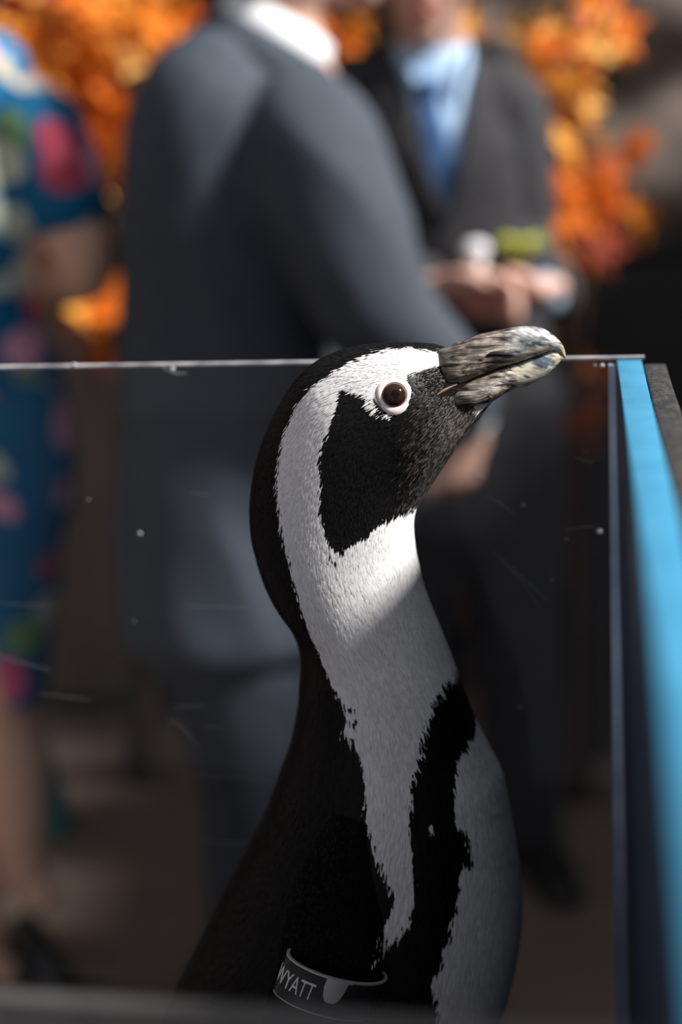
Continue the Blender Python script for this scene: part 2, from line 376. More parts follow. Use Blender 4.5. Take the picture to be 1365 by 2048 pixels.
# flippers, grown out of the shoulder on both sides
fl_px = [(715, 1640), (698, 1720), (680, 1800), (665, 1885), (655, 1965), (622, 2050), (590, 2130), (566, 2200), (556, 2240)]
fl_w = [.014, .021, .0250, .0268, .0275, .027, .024, .016, .006]
fl_d = [.048, .055, .0625, .0705, .077, .081, .084, .086, .087]
fl_t = [.010, .0085, .0075, .0068, .006, .0055, .005, .004, .002]
def flipper(sgn):
    P = []
    for (q, d) in zip(fl_px, fl_d):
        yn = YP - d; p = at(*q, yn); P.append((p[0], YP + sgn * d, p[2]))
    return np.array(P)
FLN = flipper(-1)
flips = []
for sgn in (-1, 1):
    P = crom(flipper(sgn), 60); wv = crom(fl_w, 60)[:, 0]; tv = crom(fl_t, 60)[:, 0]
    T = np.gradient(P, axis=0); T /= np.linalg.norm(T, axis=1)[:, None]
    rr = []
    thf = np.linspace(0, 2 * PI, 32, endpoint=False)
    for i in range(60):
        a = np.cross(T[i], [0, -1, 0]); a /= np.linalg.norm(a); b = np.cross(T[i], a)
        rr.append(P[i] + np.outer(np.cos(thf) * wv[i], a) + np.outer(np.sin(thf) * tv[i], b))
    flips.append((loft(rr), np.gradient(np.array(rr), axis=0).reshape(-1, 3)))
# plumage pattern, described on the bird's side plane (x, z)
WHITE = [(893, 712), (872, 702), (835, 697), (800, 697), (760, 704), (722, 720), (690, 736), (660, 753), (628, 774), (604, 800), (584, 838), (568, 880), (560, 930), (558, 980), (563, 1030), (571, 1080), (581, 1130), (591, 1180), (605, 1230), (620, 1270), (636, 1310), (655, 1348), (680, 1388), (693, 1420), (688, 1440), (706, 1470), (722, 1510), (733, 1560), (735, 1600), (742, 1640), (752, 1680), (772, 1722), (790, 1770), (792, 1800), (770, 1838), (748, 1880), (742, 1905), (756, 1905), (770, 1875), (806, 1848), (826, 1812), (829, 1770), (824, 1730), (828, 1690), (818, 1650), (822, 1600), (820, 1560), (829, 1512), (840, 1462), (852, 1420), (868, 1385), (884, 1352), (905, 1318), (960, 1320), (980, 1200), (960, 1010), (831, 1016), (800, 1022), (772, 1034), (745, 1046), (738, 1062), (716, 1070), (704, 1080), (688, 1082), (672, 1092), (660, 1080), (652, 1058), (646, 1030), (643, 990), (645, 950), (642, 912), (652, 880), (668, 848), (684, 812), (690, 776), (700, 769), (722, 776), (745, 784), (752, 800), (760, 816), (790, 828), (814, 812), (823, 785), (822, 746), (838, 742), (866, 734), (893, 730)]
BELLY = [(951, 1432), (944, 1458), (926, 1470), (932, 1480), (912, 1496), (905, 1530), (904, 1580), (908, 1625), (932, 1640), (935, 1668), (946, 1712), (918, 1724), (920, 1750), (915, 1790), (917, 1806), (902, 1836), (905, 1860), (884, 1885), (892, 1912), (866, 1945), (882, 1975), (880, 2010), (890, 2048), (860, 2150), (760, 2300), (1200, 2300), (1200, 1432)]
CHIN = [(952, 806), (968, 798), (992, 794), (1004, 788), (990, 806), (968, 816)]
GREY = [(893, 700), (1100, 700), (980, 830), (860, 1000), (790, 1010), (850, 860), (800, 840), (826, 800), (830, 745), (893, 736)]
SPOTS = [(662, 1108, 5), (684, 1090, 6), (862, 1392, 9), (870, 1376, 6), (668, 1114, 4), (700, 1404, 6), (706, 1432, 7), (694, 1462, 6), (855, 1440, 7)]
WSPOTS = [(692, 1418, 5), (860, 1632, 5), (820, 1690, 5), (836, 1492, 6), (690, 1446, 6)]
def side(px, py):
    p, _ = hit(px, py)
    if p is None: p = at(px, py, YP - .01)
    return p[0], p[2]
def poly(L): return np.array([side(*q) for q in L])
def inside(P, xy):
    x, y = xy[:, 0], xy[:, 1]; r = np.zeros(len(xy), bool); j = len(P) - 1
    for i in range(len(P)):
        xi, yi = P[i]; xj, yj = P[j]
        c = ((yi > y) != (yj > y)) & (x < (xj - xi) * (y - yi) / (yj - yi + 1e-15) + xi); r ^= c; j = i
    return r
pW, pB, pC, pG = poly(WHITE), poly(BELLY), poly(CHIN), poly(GREY)
sW = [(*side(x, y), r * .00026) for x, y, r in WSPOTS]; sK = [(*side(x, y), r * .00026) for x, y, r in SPOTS]
def pattern(P, jit=.0):
    xy = P[:, [0, 2]] + rng.normal(0, 1, (len(P), 2)) * jit
    wv = inside(pW, xy) | inside(pB, xy) | inside(pC, xy)
    for x, z, r in sK: wv &= ((xy[:, 0] - x) ** 2 + (xy[:, 1] - z) ** 2 > r * r)
    for x, z, r in sW: wv |= ((xy[:, 0] - x) ** 2 + (xy[:, 1] - z) ** 2 < r * r)
    return wv, inside(pG, xy)
base = np.array([-.02, YP, ZB])
bw, bgm = pattern(bodyV)
BLK = np.array([.0045, .0042, .0042]); WHT = np.array([.80, .785, .79])
allV, allF = join([(bodyV, bodyF), flips[0][0], flips[1][0]])
peng = mkobj('penguin', allV, allF, M_skin_under, base=base)
nfl = len(allV) - len(bodyV)
setcol(peng, np.concatenate([np.where(bw[:, None], WHT * .9, BLK), np.tile(BLK, (nfl, 1))]))
tag(peng, 'black and white banded penguin with upturned bill standing inside acrylic enclosure', 'penguin')
# --- plumage: tens of thousands of short overlapping feathers
def sample(V, F, fl, n, dens):
    V = np.asarray(V); Q = np.array([f for f in F if len(f) == 4])
    T = np.concatenate([Q[:, [0, 1, 2]], Q[:, [0, 2, 3]]])
    a, b, c = V[T[:, 0]], V[T[:, 1]], V[T[:, 2]]; nn = np.cross(b - a, c - a); ar = np.linalg.norm(nn, axis=1)
    vn = np.zeros_like(V)
    for k in range(3): np.add.at(vn, T[:, k], nn)
    vn /= np.linalg.norm(vn, axis=1)[:, None] + 1e-15
    wgt = ar * dens((a + b + c) / 3); wgt /= wgt.sum()
    ti = rng.choice(len(T), n, p=wgt); r1 = np.sqrt(rng.random(n)); r2 = rng.random(n)
    w0, w1, w2 = 1 - r1, r1 * (1 - r2), r1 * r2
    def ip(X): return X[T[ti, 0]] * w0[:, None] + X[T[ti, 1]] * w1[:, None] + X[T[ti, 2]] * w2[:, None]
    nrm = ip(vn); nrm /= np.linalg.norm(nrm, axis=1)[:, None] + 1e-15
    d = ip(fl); d -= nrm * np.sum(d * nrm, axis=1)[:, None]; d /= np.linalg.norm(d, axis=1)[:, None] + 1e-15
    return ip(V), nrm, d
ctr = bodyV.reshape(NR, NS, 3)
cen = np.array(bodyV).mean(0)
mid_n = np.cross(np.array(bodyV)[1] - np.array(bodyV)[0], flow[0])
def dens(p):
    d = np.where(p[:, 1] < YP + .008, 1.0, .25); z = p[:, 2]
    d = d * np.where(z > 1.16, 2.2, np.where(z > 1.05, 1.25, .8)) * np.where(z < .92, .35, 1); return d
NF = 165000
p, n, d = sample(bodyV, bodyF, flow, NF, dens)
if np.mean(np.sum(n * (p - np.array([p[:, 0], np.full(len(p), YP), p[:, 2]]).T), axis=1)) < 0: n = -n
pf, nf, df_ = sample(flips[0][0][0], flips[0][0][1], flips[0][1], 7000, lambda q: np.ones(len(q)))
yc = np.interp(-pf[:, 2], -FLN[:, 2], FLN[:, 1])
if np.mean(nf[:, 1] * (pf[:, 1] - yc)) < 0: nf = -nf
wv, gr = pattern(p, .0004)
bill_c = at(900, 745, YP)
keep = ~inside(poly([(900, 685), (1140, 600), (1140, 745), (1012, 785), (985, 798), (955, 796), (925, 788), (886, 790), (894, 772), (898, 745)]), p[:, [0, 2]])   # no feathers on the horn
eyeP, eyeN = hit(789, 790)
keep &= np.linalg.norm(p - eyeP, axis=1) > np.where(wv & (p[:, 2] > eyeP[2] + .001), .0078, .0086)
p, n, d, wv, gr = p[keep], n[keep], d[keep], wv[keep], gr[keep]
isf = np.concatenate([np.zeros(len(p), bool), np.ones(len(pf), bool)])
p = np.concatenate([p, pf]); n = np.concatenate([n, nf]); d = np.concatenate([d, df_])
wfl, _ = pattern(pf, .0004); wv = np.concatenate([wv, wfl & (pf[:, 1] < YP)]); gr = np.concatenate([gr, np.zeros(len(pf), bool)])
m = len(p)
hz = np.clip((p[:, 2] - 1.02) / .2, 0, 1)
Ln = (.0075 - .0030 * hz) * rng.uniform(.75, 1.25, m); Ln[isf] = .0032
near_bill = np.linalg.norm(p - at(880, 760, YP - .02), axis=1)
Ln *= np.clip(.45 + near_bill / .05, .45, 1)
Wd = Ln * rng.uniform(.075, .12, m)
Wd[wv] *= 1.1; Ln = np.where(wv, Ln * 1.45, Ln)
sdv = np.cross(n, d); ang = rng.normal(0, .10, m)
dd = d * np.cos(ang)[:, None] + sdv * np.sin(ang)[:, None]; sdv = np.cross(n, dd)
lift = np.where(wv, rng.uniform(.02, .07, m), rng.uniform(.04, .11, m)) * Ln
root = p - n * .0002
ml = root + dd * (Ln * .55)[:, None] + n * (lift * .7)[:, None]
vv = np.stack([root, ml - sdv * Wd[:, None], ml + n * (Wd * .30)[:, None], ml + sdv * Wd[:, None], root + dd * Ln[:, None] + n * lift[:, None]], 1).reshape(-1, 3)
idx = np.arange(m)[:, None] * 5
tr = np.concatenate([idx + [0, 2, 3], idx + [0, 1, 2], idx + [1, 4, 2], idx + [2, 4, 3]], 1).reshape(-1, 3)
gq = rng.random(m)
BLKs = np.where(isf[:, None], BLK * .95, BLK)
col = np.where(wv[:, None], WHT * rng.uniform(.82, 1.08, m)[:, None], BLKs * rng.uniform(.6, 1.8, m)[:, None])
gx = np.clip((bill_c[0] + .004 - p[:, 0]) / .045, 0, 1); sA, sB_ = at(930, 800, YP)[[0, 2]], at(838, 1000, YP)[[0, 2]]
sv_ = p[:, [0, 2]] - sA; tt_ = np.clip(sv_ @ (sB_ - sA) / ((sB_ - sA) @ (sB_ - sA)), 0, 1); dl = np.linalg.norm(sv_ - tt_[:, None] * (sB_ - sA), axis=1)
gw = np.clip(1.15 - dl / (.034 - .020 * tt_), 0, 1) ** 1.2
gm = (rng.random(m) < gw) & ~wv & ~isf & (p[:, 2] > sB_[1] - .004)
col[gm] = (np.array([.062, .055, .050])) * (.2 + 1.5 * gq[gm] ** 2)[:, None] * (.35 + .65 * gw[gm])[:, None]
colv = np.repeat(col, 5, axis=0) * np.tile([.84, .94, 1.0, .94, 1.06], m)[:, None]; colv = np.minimum(colv, .86)
tipm = np.tile([False, False, False, False, True], m)
br = (np.repeat(gm, 5) & tipm); colv[br] *= 2.6  # grey chin feathers with pale tips; sun glints painted into their colour
me = bpy.data.meshes.new('plumage'); me.vertices.add(len(vv)); me.vertices.foreach_set('co', (vv - base).astype(np.float32).ravel())
me.loops.add(len(tr) * 3); me.loops.foreach_set('vertex_index', tr.astype(np.int32).ravel())
me.polygons.add(len(tr)); me.polygons.foreach_set('loop_start', np.arange(0, len(tr) * 3, 3, dtype=np.int32))
me.update(calc_edges=True); me.materials.append(M_feather); me.shade_smooth()
fn = np.stack([n, n - sdv * .22, n, n + sdv * .22, n + dd * .15], 1).reshape(-1, 3); fn /= np.linalg.norm(fn, axis=1)[:, None]
me.normals_split_custom_set_from_vertices(fn.tolist())
plum = bpy.data.objects.new('plumage', me); COL.objects.link(plum); plum.parent = peng; plum['kind'] = 'stuff'
setcol(plum, colv)
# --- eye
en = eyeN if eyeN[1] < 0 else -eyeN
en = en + np.array([.0, 0, .0]); en /= np.linalg.norm(en)
for sgn in (-1, 1):
    P_ = eyeP.copy(); nn_ = en.copy()
    if sgn > 0: P_[1] = 2 * YP - P_[1]; nn_[1] = -nn_[1]
    a = np.cross(nn_, [0, 0, 1.0]); a /= np.linalg.norm(a); b = np.cross(a, nn_)
    ec = P_ - nn_ * .0028
    V, Fc = ellipsoid(ec, (a, b, nn_), (.0072, .0070, .0062), 48, 36)
    eo = mkobj('eye', V, Fc, M_eye, peng)
    rd = np.linalg.norm((V - ec) - np.outer((V - ec) @ nn_, nn_) - nn_ * 0, axis=1)
    Cc = np.where((rd < .0019)[:, None], [.002, .002, .002], np.where((rd < .0052)[:, None], [.028, .011, .008], np.where((rd < .0057)[:, None], [.012, .006, .005], [.17, .10, .085])))
    setcol(eo, Cc)
    rr = []
    for k in range(48):
        t = 2 * PI * k / 48; u = a * math.cos(t) + b * math.sin(t)
        ro = .0091 + .0006 * math.sin(3 * t) + (.0006 if math.sin(t) < -.6 else 0)
        prof = [(.0061, -.0006), (.0063, .0003), (.0069, .0004), (.0077, .0003), (ro - .0006, .0000), (ro, -.0010)]
        rr.append(np.array([P_ + u * q[0] + nn_ * q[1] for q in prof]))
    V = np.concatenate(rr); Fc = [(k * 6 + j, k * 6 + j + 1, ((k + 1) % 48) * 6 + j + 1, ((k + 1) % 48) * 6 + j) for k in range(48) for j in range(5)]
    mkobj('eye_ring', V, Fc, M_eyering, peng)['label'] = 'pinkish white bare ring around the eye'
# --- bill
def bill(name, top, bot, half, colfn, grain):
    n_ = 150; T_ = crom([at(*q, YP) for q in top], n_); B = crom([at(*q, YP) for q in bot], n_); hh = crom(half, n_)[:, 0]
    px = crom(top, n_), crom(bot, n_); t_ = np.linspace(0, 2 * PI, 96, endpoint=False)
    c_, s_ = np.cos(t_), np.sin(t_); c_ = np.sign(c_) * abs(c_) ** .9; s_ = np.sign(s_) * abs(s_) ** .8
    rr = []; pp = []
    for i in range(n_):
        c = (T_[i] + B[i]) / 2; u = (T_[i] - B[i]) / 2
        rr.append(c + np.outer(c_, u) + np.outer(s_ * hh[i], [0, 1, 0]))
        q = (px[0][i] + px[1][i]) / 2; w_ = (px[0][i] - px[1][i]) / 2; pp.append(q + np.outer(c_, w_))
    V, Fc = loft(rr); pp = np.concatenate(pp)
    V = V + np.array([[0, noise.noise(Vector((v[0] * 90, v[1] * 90, v[2] * 160))) * .0006, noise.noise(Vector((v[0] * 70, v[1] * 70, v[2] * 200 + 9))) * .0005] for v in V])
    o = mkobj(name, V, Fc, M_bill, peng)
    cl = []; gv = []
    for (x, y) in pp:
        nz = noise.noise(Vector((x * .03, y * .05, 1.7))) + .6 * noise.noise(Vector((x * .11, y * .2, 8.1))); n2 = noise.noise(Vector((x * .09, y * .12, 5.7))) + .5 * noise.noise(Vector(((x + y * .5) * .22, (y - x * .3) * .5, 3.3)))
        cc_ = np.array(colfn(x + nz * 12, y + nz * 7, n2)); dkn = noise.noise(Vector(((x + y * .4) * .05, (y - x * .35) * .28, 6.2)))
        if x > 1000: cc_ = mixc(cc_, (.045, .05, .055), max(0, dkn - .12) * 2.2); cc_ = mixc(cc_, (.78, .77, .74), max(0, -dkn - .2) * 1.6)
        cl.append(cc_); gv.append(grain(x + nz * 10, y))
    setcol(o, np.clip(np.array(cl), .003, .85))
    ga = o.data.attributes.new('Grain', 'FLOAT', 'POINT'); ga.data.foreach_set('value', np.array(gv, np.float32))
    return o
def mixc(a, b, t): t = min(1, max(0, t)); return np.array(a) * (1 - t) + np.array(b) * t
DK = (.085, .073, .064); DK2 = (.26, .225, .195)
def up_col(x, y, n2):
    c = mixc(DK, DK2, .45 + n2)
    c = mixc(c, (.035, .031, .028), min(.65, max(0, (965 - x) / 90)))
    tip = (x - 1004) / 26 + (0 if y < 705 else -1.2)
    c = mixc(c, mixc((.30, .31, .33), (.52, .52, .50), .5 + n2), tip)
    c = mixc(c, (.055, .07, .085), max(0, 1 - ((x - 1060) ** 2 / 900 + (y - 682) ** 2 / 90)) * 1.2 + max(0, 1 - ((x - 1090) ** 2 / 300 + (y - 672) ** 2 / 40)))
    # cream streak along the cutting edge
    yl = 733 - (x - 999) * .34
    k = max(0, 1 - abs(y - (yl - 9)) / 11) * max(0, min(1, (x - 960) / 40)) * max(0, min(1, (1112 - x) / 25))
    c = mixc(c, (.40, .32, .17), k)
    c = mixc(c, (.42, .40, .30), max(0, 1 - ((x - 940) ** 2 / 500 + (y - 748) ** 2 / 40)) * .8)
    if x > 1112: c = mixc(c, (.40, .33, .22), (x - 1112) / 10)
    return c
def lo_col(x, y, n2):
    c = mixc(mixc(DK, DK2, .5 + n2), (.04, .035, .031), min(.5, max(0, (985 - x) / 110)))
    t = (x - 1018 - (750 - y) * .15) / 8
    c = mixc(c, mixc((.46, .43, .33), (.58, .55, .44), .5 + n2), t)
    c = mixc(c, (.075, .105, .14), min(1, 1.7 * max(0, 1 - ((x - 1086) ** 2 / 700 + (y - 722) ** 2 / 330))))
    if x > 1105: c = mixc(c, (.52, .44, .30), (x - 1105) / 14)
    return c
def grain_u(x, y): return float(np.clip((1045 - x) / 40, .22, 1))
def grain_l(x, y): return float(np.clip((1035 - x) / 20, .22, 1))
UT = [(868, 694), (888, 694), (908, 689), (935, 680), (965, 668), (1000, 661), (1030, 655), (1060, 653), (1085, 657), (1105, 668), (1119, 681), (1128, 695), (1132, 709)]
UB = [(862, 788), (882, 781), (912, 768), (938, 757), (970, 746), (1000, 735), (1028, 729), (1050, 721), (1074, 712), (1095, 704), (1112, 700), (1125, 712), (1131, 719)]
UH = [.0080, .0142, .0156, .0138, .0115, .0098, .0088, .0082, .0073, .0060, .0045, .0026, .0008]
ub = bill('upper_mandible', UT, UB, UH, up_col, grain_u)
LT = [(866, 786), (885, 779), (914, 765), (940, 755), (972, 744), (1002, 733), (1030, 726), (1052, 719), (1074, 711), (1095, 703), (1112, 698), (1121, 704)]
LB = [(885, 815), (905, 812), (935, 810), (965, 806), (990, 796), (1014, 782), (1030, 776), (1052, 773), (1075, 761), (1095, 747), (1113, 732), (1122, 722)]
LH = [.0090, .0150, .0172, .0153, .0120, .0090, .0079, .0074, .0066, .0056, .004, .0022]
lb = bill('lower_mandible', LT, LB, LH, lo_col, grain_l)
ub['label'] = 'upper bill, dark ridged base with pale horn tip'; lb['label'] = 'lower bill with cream band near the tip'
UBV = bvh([tuple(v.co + peng.location) for v in ub.data.vertices], [tuple(q.vertices) for q in ub.data.polygons])
def on_bill(px, py, off=.0):
    d_ = Vector(ray(px, py)).normalized(); h_ = UBV.ray_cast(Vector(CAM), d_)
    return np.array(h_[0]) + np.array([0, -off, 0]) if h_[0] else at(px, py, YP - .008)
pts = [on_bill(*q) for q in ((973, 712), (985, 708), (1001, 708), (1017, 709), (1028, 711))]
for sgn in (-1, 1):
    q = [x.copy() for x in pts]
    if sgn > 0:
        for x in q: x[1] = 2 * YP - x[1]
    V, Fc = tube(q, [(.0003, .0004), (.0010, .0011), (.0014, .0013), (.0007, .0007), (.0002, .0002)], side=(0, 1, 0), n=14); mkobj('nostril', V, Fc, M_nostril, ub)
    for chain, rad_, mt in (([(874, 790), (886, 782), (900, 775), (914, 769)], [.0005, .0009, .0007, .0003], M_gape), 
                            ([(918, 766), (950, 754), (985, 741), (1020, 730), (1060, 717), (1100, 702)], [.0006, .0006, .0005, .0005, .0004, .0003], M_nostril),
                            ([(905, 778), (930, 782), (955, 790), (975, 797)], [.0003, .0006, .0006, .0003], M_nostril)):
        q = []
        for z in chain:
            d_ = Vector(ray(*z)).normalized(); h_ = UBV.ray_cast(Vector(CAM), d_)
            hb = BV.ray_cast(Vector(CAM), d_); cand = [np.array(k[0]) for k in (h_, hb) if k[0]]
            x = min(cand, key=lambda k: k[1]) if cand else at(*z, YP - .009)
            if sgn > 0: x = x.copy(); x[1] = 2 * YP - x[1]
            q.append(x)
        V, Fc = tube(q, rad_, side=(0, 1, 0), n=10); mkobj('gape' if mt is M_gape else 'bill_fold', V, Fc, mt, ub)
# --- feet and tail
for sy in (-1, 1):
    yb = YP + sy * .034; parts = []
    for a in (-.45, 0, .4):
        dx, dy = math.cos(a), math.sin(a)
        parts.append(tube([(.0, yb, ZB + .02), (.03 * dx + .01, yb + .03 * dy, ZB + .014), (.075 * dx + .01, yb + .075 * dy, ZB + .007)], [(.012, .010), (.009, .009), (.006, .006)], n=12))
    parts.append(tube([(-.02, yb, ZB + .055), (-.012, yb, ZB + .03), (.01, yb, ZB + .014)], [.018, .015, .012], n=12))
    parts.append(tube([(.005, yb, ZB + .009), (.055, yb, ZB + .006)], [(.014, .005), (.034, .003)], side=(0, 1, 0), n=14))
    V, Fc = remesh(parts, .0022, 4); mkobj('foot', V, Fc, M_foot, peng)
tp = at(330, 2190, YP)
V, Fc = tube([(tp[0] + .045, YP, tp[2] + .012), (tp[0] - .01, YP, ZB + .022), (tp[0] - .055, YP, ZB + .004)], [(.03, .014), (.024, .007), (.009, .002)], side=(0, 1, 0), n=18)
mkobj('tail', V, Fc, mat('tail_feathers', (.006, .006, .006), .6, .3), peng)

# ------------------------------------------------------------------ flipper band
bc = at(661, 1966, YP - .077)
ba = at(748, 2000, YP - .077) - at(572, 1946, YP - .077); ba[1] = .006; ba /= np.linalg.norm(ba)
bu = np.array([0.22, .0, 1.0]); bu -= ba * (bu @ ba); bu /= np.linalg.norm(bu); bn = np.cross(ba, bu)
if bn[1] > 0: bn = -bn
RA, RB, BH = .0272, .0135, .0108
def bpt(t, z, off=0.0):
    """t: angle, 180 deg = rear end of the band, 270 deg = side away from the body"""
    return bc + ba * (RA + off) * math.cos(t) - bn * (RB + off) * math.sin(t) * 1.0 + bu * z
band = empty('flipper_band', bc - bu * BH)
tag(band, 'black and silver identification band with white lettering around the penguin\'s flipper', 'band')
def arc_strip(t0, t1, z0, z1, o0, o1, n=60, closed=False):
    rr = []
    for i in range(n if closed else n + 1):
        t = t0 + (t1 - t0) * i / n
        rr.append(np.array([bpt(t, z0, o0), bpt(t, z0, o1), bpt(t, z1, o1), bpt(t, z1, o0)]))
    V, Fc = loft(rr, caps=not closed)
    if closed:
        k = (len(rr) - 1) * 4
        Fc += [(k + j, k + (j + 1) % 4, (j + 1) % 4, j) for j in range(4)]
    return V, Fc
V, Fc = arc_strip(0, 2 * PI, -BH, BH, -.0006, .0006, 72, True); mkobj('band_plate', V, Fc, M_band, band, smooth=False)
V, Fc = arc_strip(0, 2 * PI, BH - .0002, BH + .0007, -.0008, .0008, 72, True); mkobj('rim', V, Fc, M_silver, band, smooth=False)
V, Fc = arc_strip(0, 2 * PI, -BH - .0004, -BH + .0001, -.0007, .0007, 72, True); mkobj('rim', V, Fc, M_silver, band, smooth=False)
# silver tongue: rounded tab
def ang_at(px):
    best = None
    for k in range(181):
        t = PI + PI * k / 180; q = bpt(t, 0); dv = q - CAM; x = 682.5 + FPX * (dv @ _R) / (dv @ _F)
        if best is None or abs(x - px) < best[0]: best = (abs(x - px), t)
    return best[1]
ta, tb = ang_at(641), ang_at(692)
rr = []
for i in range(25):
    u = i / 24; t = ta + (tb - ta) * u
    dep = .0009 + .0128 * (max(0, 1 - abs((u - .40) / .42) ** 3.2)) ** .6
    z0 = BH + .0004 - dep
    rr.append(np.array([bpt(t, z0, .0005), bpt(t, z0, .0013), bpt(t, BH + .0006, .0013), bpt(t, BH + .0006, .0005)]))
V, Fc = loft(rr); mkobj('clasp_tab', V, Fc, M_silver, band, smooth=False)
V, Fc = arc_strip(PI * .30, PI * .62, BH + .0006, BH + .0045, -.0006, .0006, 20); mkobj('clasp_strip', V, Fc, M_silver, band, smooth=False)
fc = bpy.data.curves.new('lettering', 'FONT'); fc.body = 'WYATT'; fc.size = 1; fc.extrude = .02
fo = bpy.data.objects.new('lettering_tmp', fc); COL.objects.link(fo)
dg = bpy.context.evaluated_depsgraph_get(); dg.update(); tm = bpy.data.meshes.new_from_object(fo.evaluated_get(dg)); bpy.data.objects.remove(fo)
tv = np.array([v.co[:] for v in tm.vertices]); tf = [tuple(q.vertices) for q in tm.polygons]
bm = bmesh.new(); bm.from_mesh(tm); bmesh.ops.subdivide_edges(bm, edges=[e for e in bm.edges if e.calc_length() > .12], cuts=2); bmesh.ops.triangulate(bm, faces=bm.faces[:])
bm.to_mesh(tm); bm.free(); tv = np.array([v.co[:] for v in tm.vertices]); tf = [tuple(q.vertices) for q in tm.polygons]; bpy.data.meshes.remove(tm)
x0, x1 = tv[:, 0].min(), tv[:, 0].max(); y0, y1 = tv[:, 1].min(), tv[:, 1].max()
tl0, tl1 = ang_at(559) - .06, ang_at(628)
# arc length table so the letters keep their width round the bend
ts = np.linspace(tl0, tl1, 80); al = np.r_[0, np.cumsum([np.linalg.norm(bpt(ts[i + 1], 0) - bpt(ts[i], 0)) for i in range(79)])]; al /= al[-1]
V = []
for v in tv:
    u = (v[0] - x0) / (x1 - x0); t = float(np.interp(u, al, ts)); z = ((v[1] - y0) / (y1 - y0) - .5) * .0096 + .0003
    V.append(bpt(t, z, .0007 + .0002 * (v[2] > 0)))
mkobj('lettering', V, tf, M_letter, band, smooth=False)['label'] = 'white capital letters'

# ------------------------------------------------------------------ people
M_skin = noisy(mat('skin', (.52, .29, .21), .5, .4, **{'Subsurface Weight': .08}), (.58, .33, .25), (.68, .42, .33), 14)
M_skin['x'] = 1
M_suit1 = noisy(mat('suit_grey', (.06, .07, .088), .8, .3, **{'Sheen Weight': .0}), (.042, .053, .072), (.056, .069, .090), 60, bump=.15, bscale=900)
M_suit2 = noisy(mat('suit_charcoal', (.03, .03, .034), .8, .25, **{'Sheen Weight': .08}), (.024, .024, .028), (.038, .038, .043), 60, bump=.15, bscale=900)
M_white = noisy(mat('shirt_white', (.8, .82, .85), .7, .3), (.76, .78, .82), (.84, .86, .88), 30)
M_lblue = noisy(mat('shirt_light_blue', (.42, .60, .82), .7, .3), (.38, .56, .80), (.48, .66, .86), 30)
M_tie = noisy(mat('tie_blue', (.05, .14, .32), .45, .4), (.035, .10, .26), (.08, .20, .42), 50)
M_tr1 = noisy(mat('trousers_navy', (.03, .036, .048), .85, .2), (.025, .03, .042), (.038, .045, .058), 40)
M_shoe = mat('shoe_black', (.012, .012, .013), .35, .5)
M_hairb = noisy(mat('hair_brown', (.035, .022, .014), .6, .3), (.02, .013, .009), (.06, .038, .022), 40, stretch=(1, 1, .1))
M_lips = mat('lips', (.50, .16, .13), .45, .4)
M_eyeb = mat('eye_dark', (.02, .015, .012), .2, .5)
M_button = mat('button', (.02, .02, .022), .4, .4)
nrm_ = lambda v: np.asarray(v, float) / np.linalg.norm(v)
def head_parts(c, f, u, s=1.0):
    f = nrm_(f); u = nrm_(np.asarray(u, float) - f * (np.dot(u, f))); r = np.cross(f, u); c = np.asarray(c, float)
    q = lambda a, b, d: c + (r * a + f * b + u * d) * s
    P = [ellipsoid(q(0, -.012, .025), (r, f, u), np.array((.077, .097, .092)) * s), ellipsoid(q(0, .016, -.045), (r, f, u), np.array((.061, .074, .075)) * s),
         ellipsoid(q(0, .062, -.098), (r, f, u), np.array((.026, .022, .018)) * s),
         tube([q(0, .082, .012), q(0, .097, -.012), q(0, .111, -.033)], [(.009 * s, .010 * s), (.011 * s, .011 * s), (.015 * s, .011 * s)], side=r, n=12),
         tube([q(-.05, .07, .028), q(0, .087, .032), q(.05, .07, .028)], [.010 * s, .012 * s, .010 * s], n=10)]
    for k in (-1, 1):
        P.append(ellipsoid(q(.079 * k, -.012, -.012), (r, f, u), np.array((.009, .018, .032)) * s, 12, 8))
        P.append(ellipsoid(q(.042 * k, .05, -.03), (r, f, u), np.array((.024, .03, .028)) * s, 12, 8))
    return P, q, (r, f, u)
def face_details(o, q, axs, s, hairm, long=False):
    r, f, u = axs
    for k in (-1, 1):
        V, Fc = ellipsoid(q(.031 * k, .077, .004), axs, np.array((.013, .008, .007)) * s, 14, 10); mkobj('eye', V, Fc, M_eyeb, o)
        V, Fc = tube([q(.014 * k, .094, .027), q(.034 * k, .09, .031), q(.052 * k, .074, .026)], [.003, .0045, .002], n=8); mkobj('eyebrow', V, Fc, hairm, o)
    V, Fc = join([tube([q(-.025, .075, -.066), q(-.008, .089, -.062), q(.008, .089, -.062), q(.025, .075, -.066)], [.002, .006, .006, .002], n=10),
                  tube([q(-.024, .075, -.067), q(0, .088, -.073), q(.024, .075, -.067)], [.002, .0075, .002], n=10)]); mkobj('lips', V, Fc, M_lips, o)
    P = [ellipsoid(q(0, -.024, .040), axs, np.array((.086, .098, .094)) * s)]
    if long: P += [tube([q(0, -.07, .03), q(0, -.09, -.07), q(0, -.08, -.16)], [(.08, .045), (.085, .045), (.06, .03)], side=r)]
    else: P += [ellipsoid(q(0, -.06, -.03), axs, np.array((.072, .055, .06)) * s)]
    V, Fc = remesh(P, .007, 3, .002, 60); mkobj('hair', V, Fc, hairm, o)
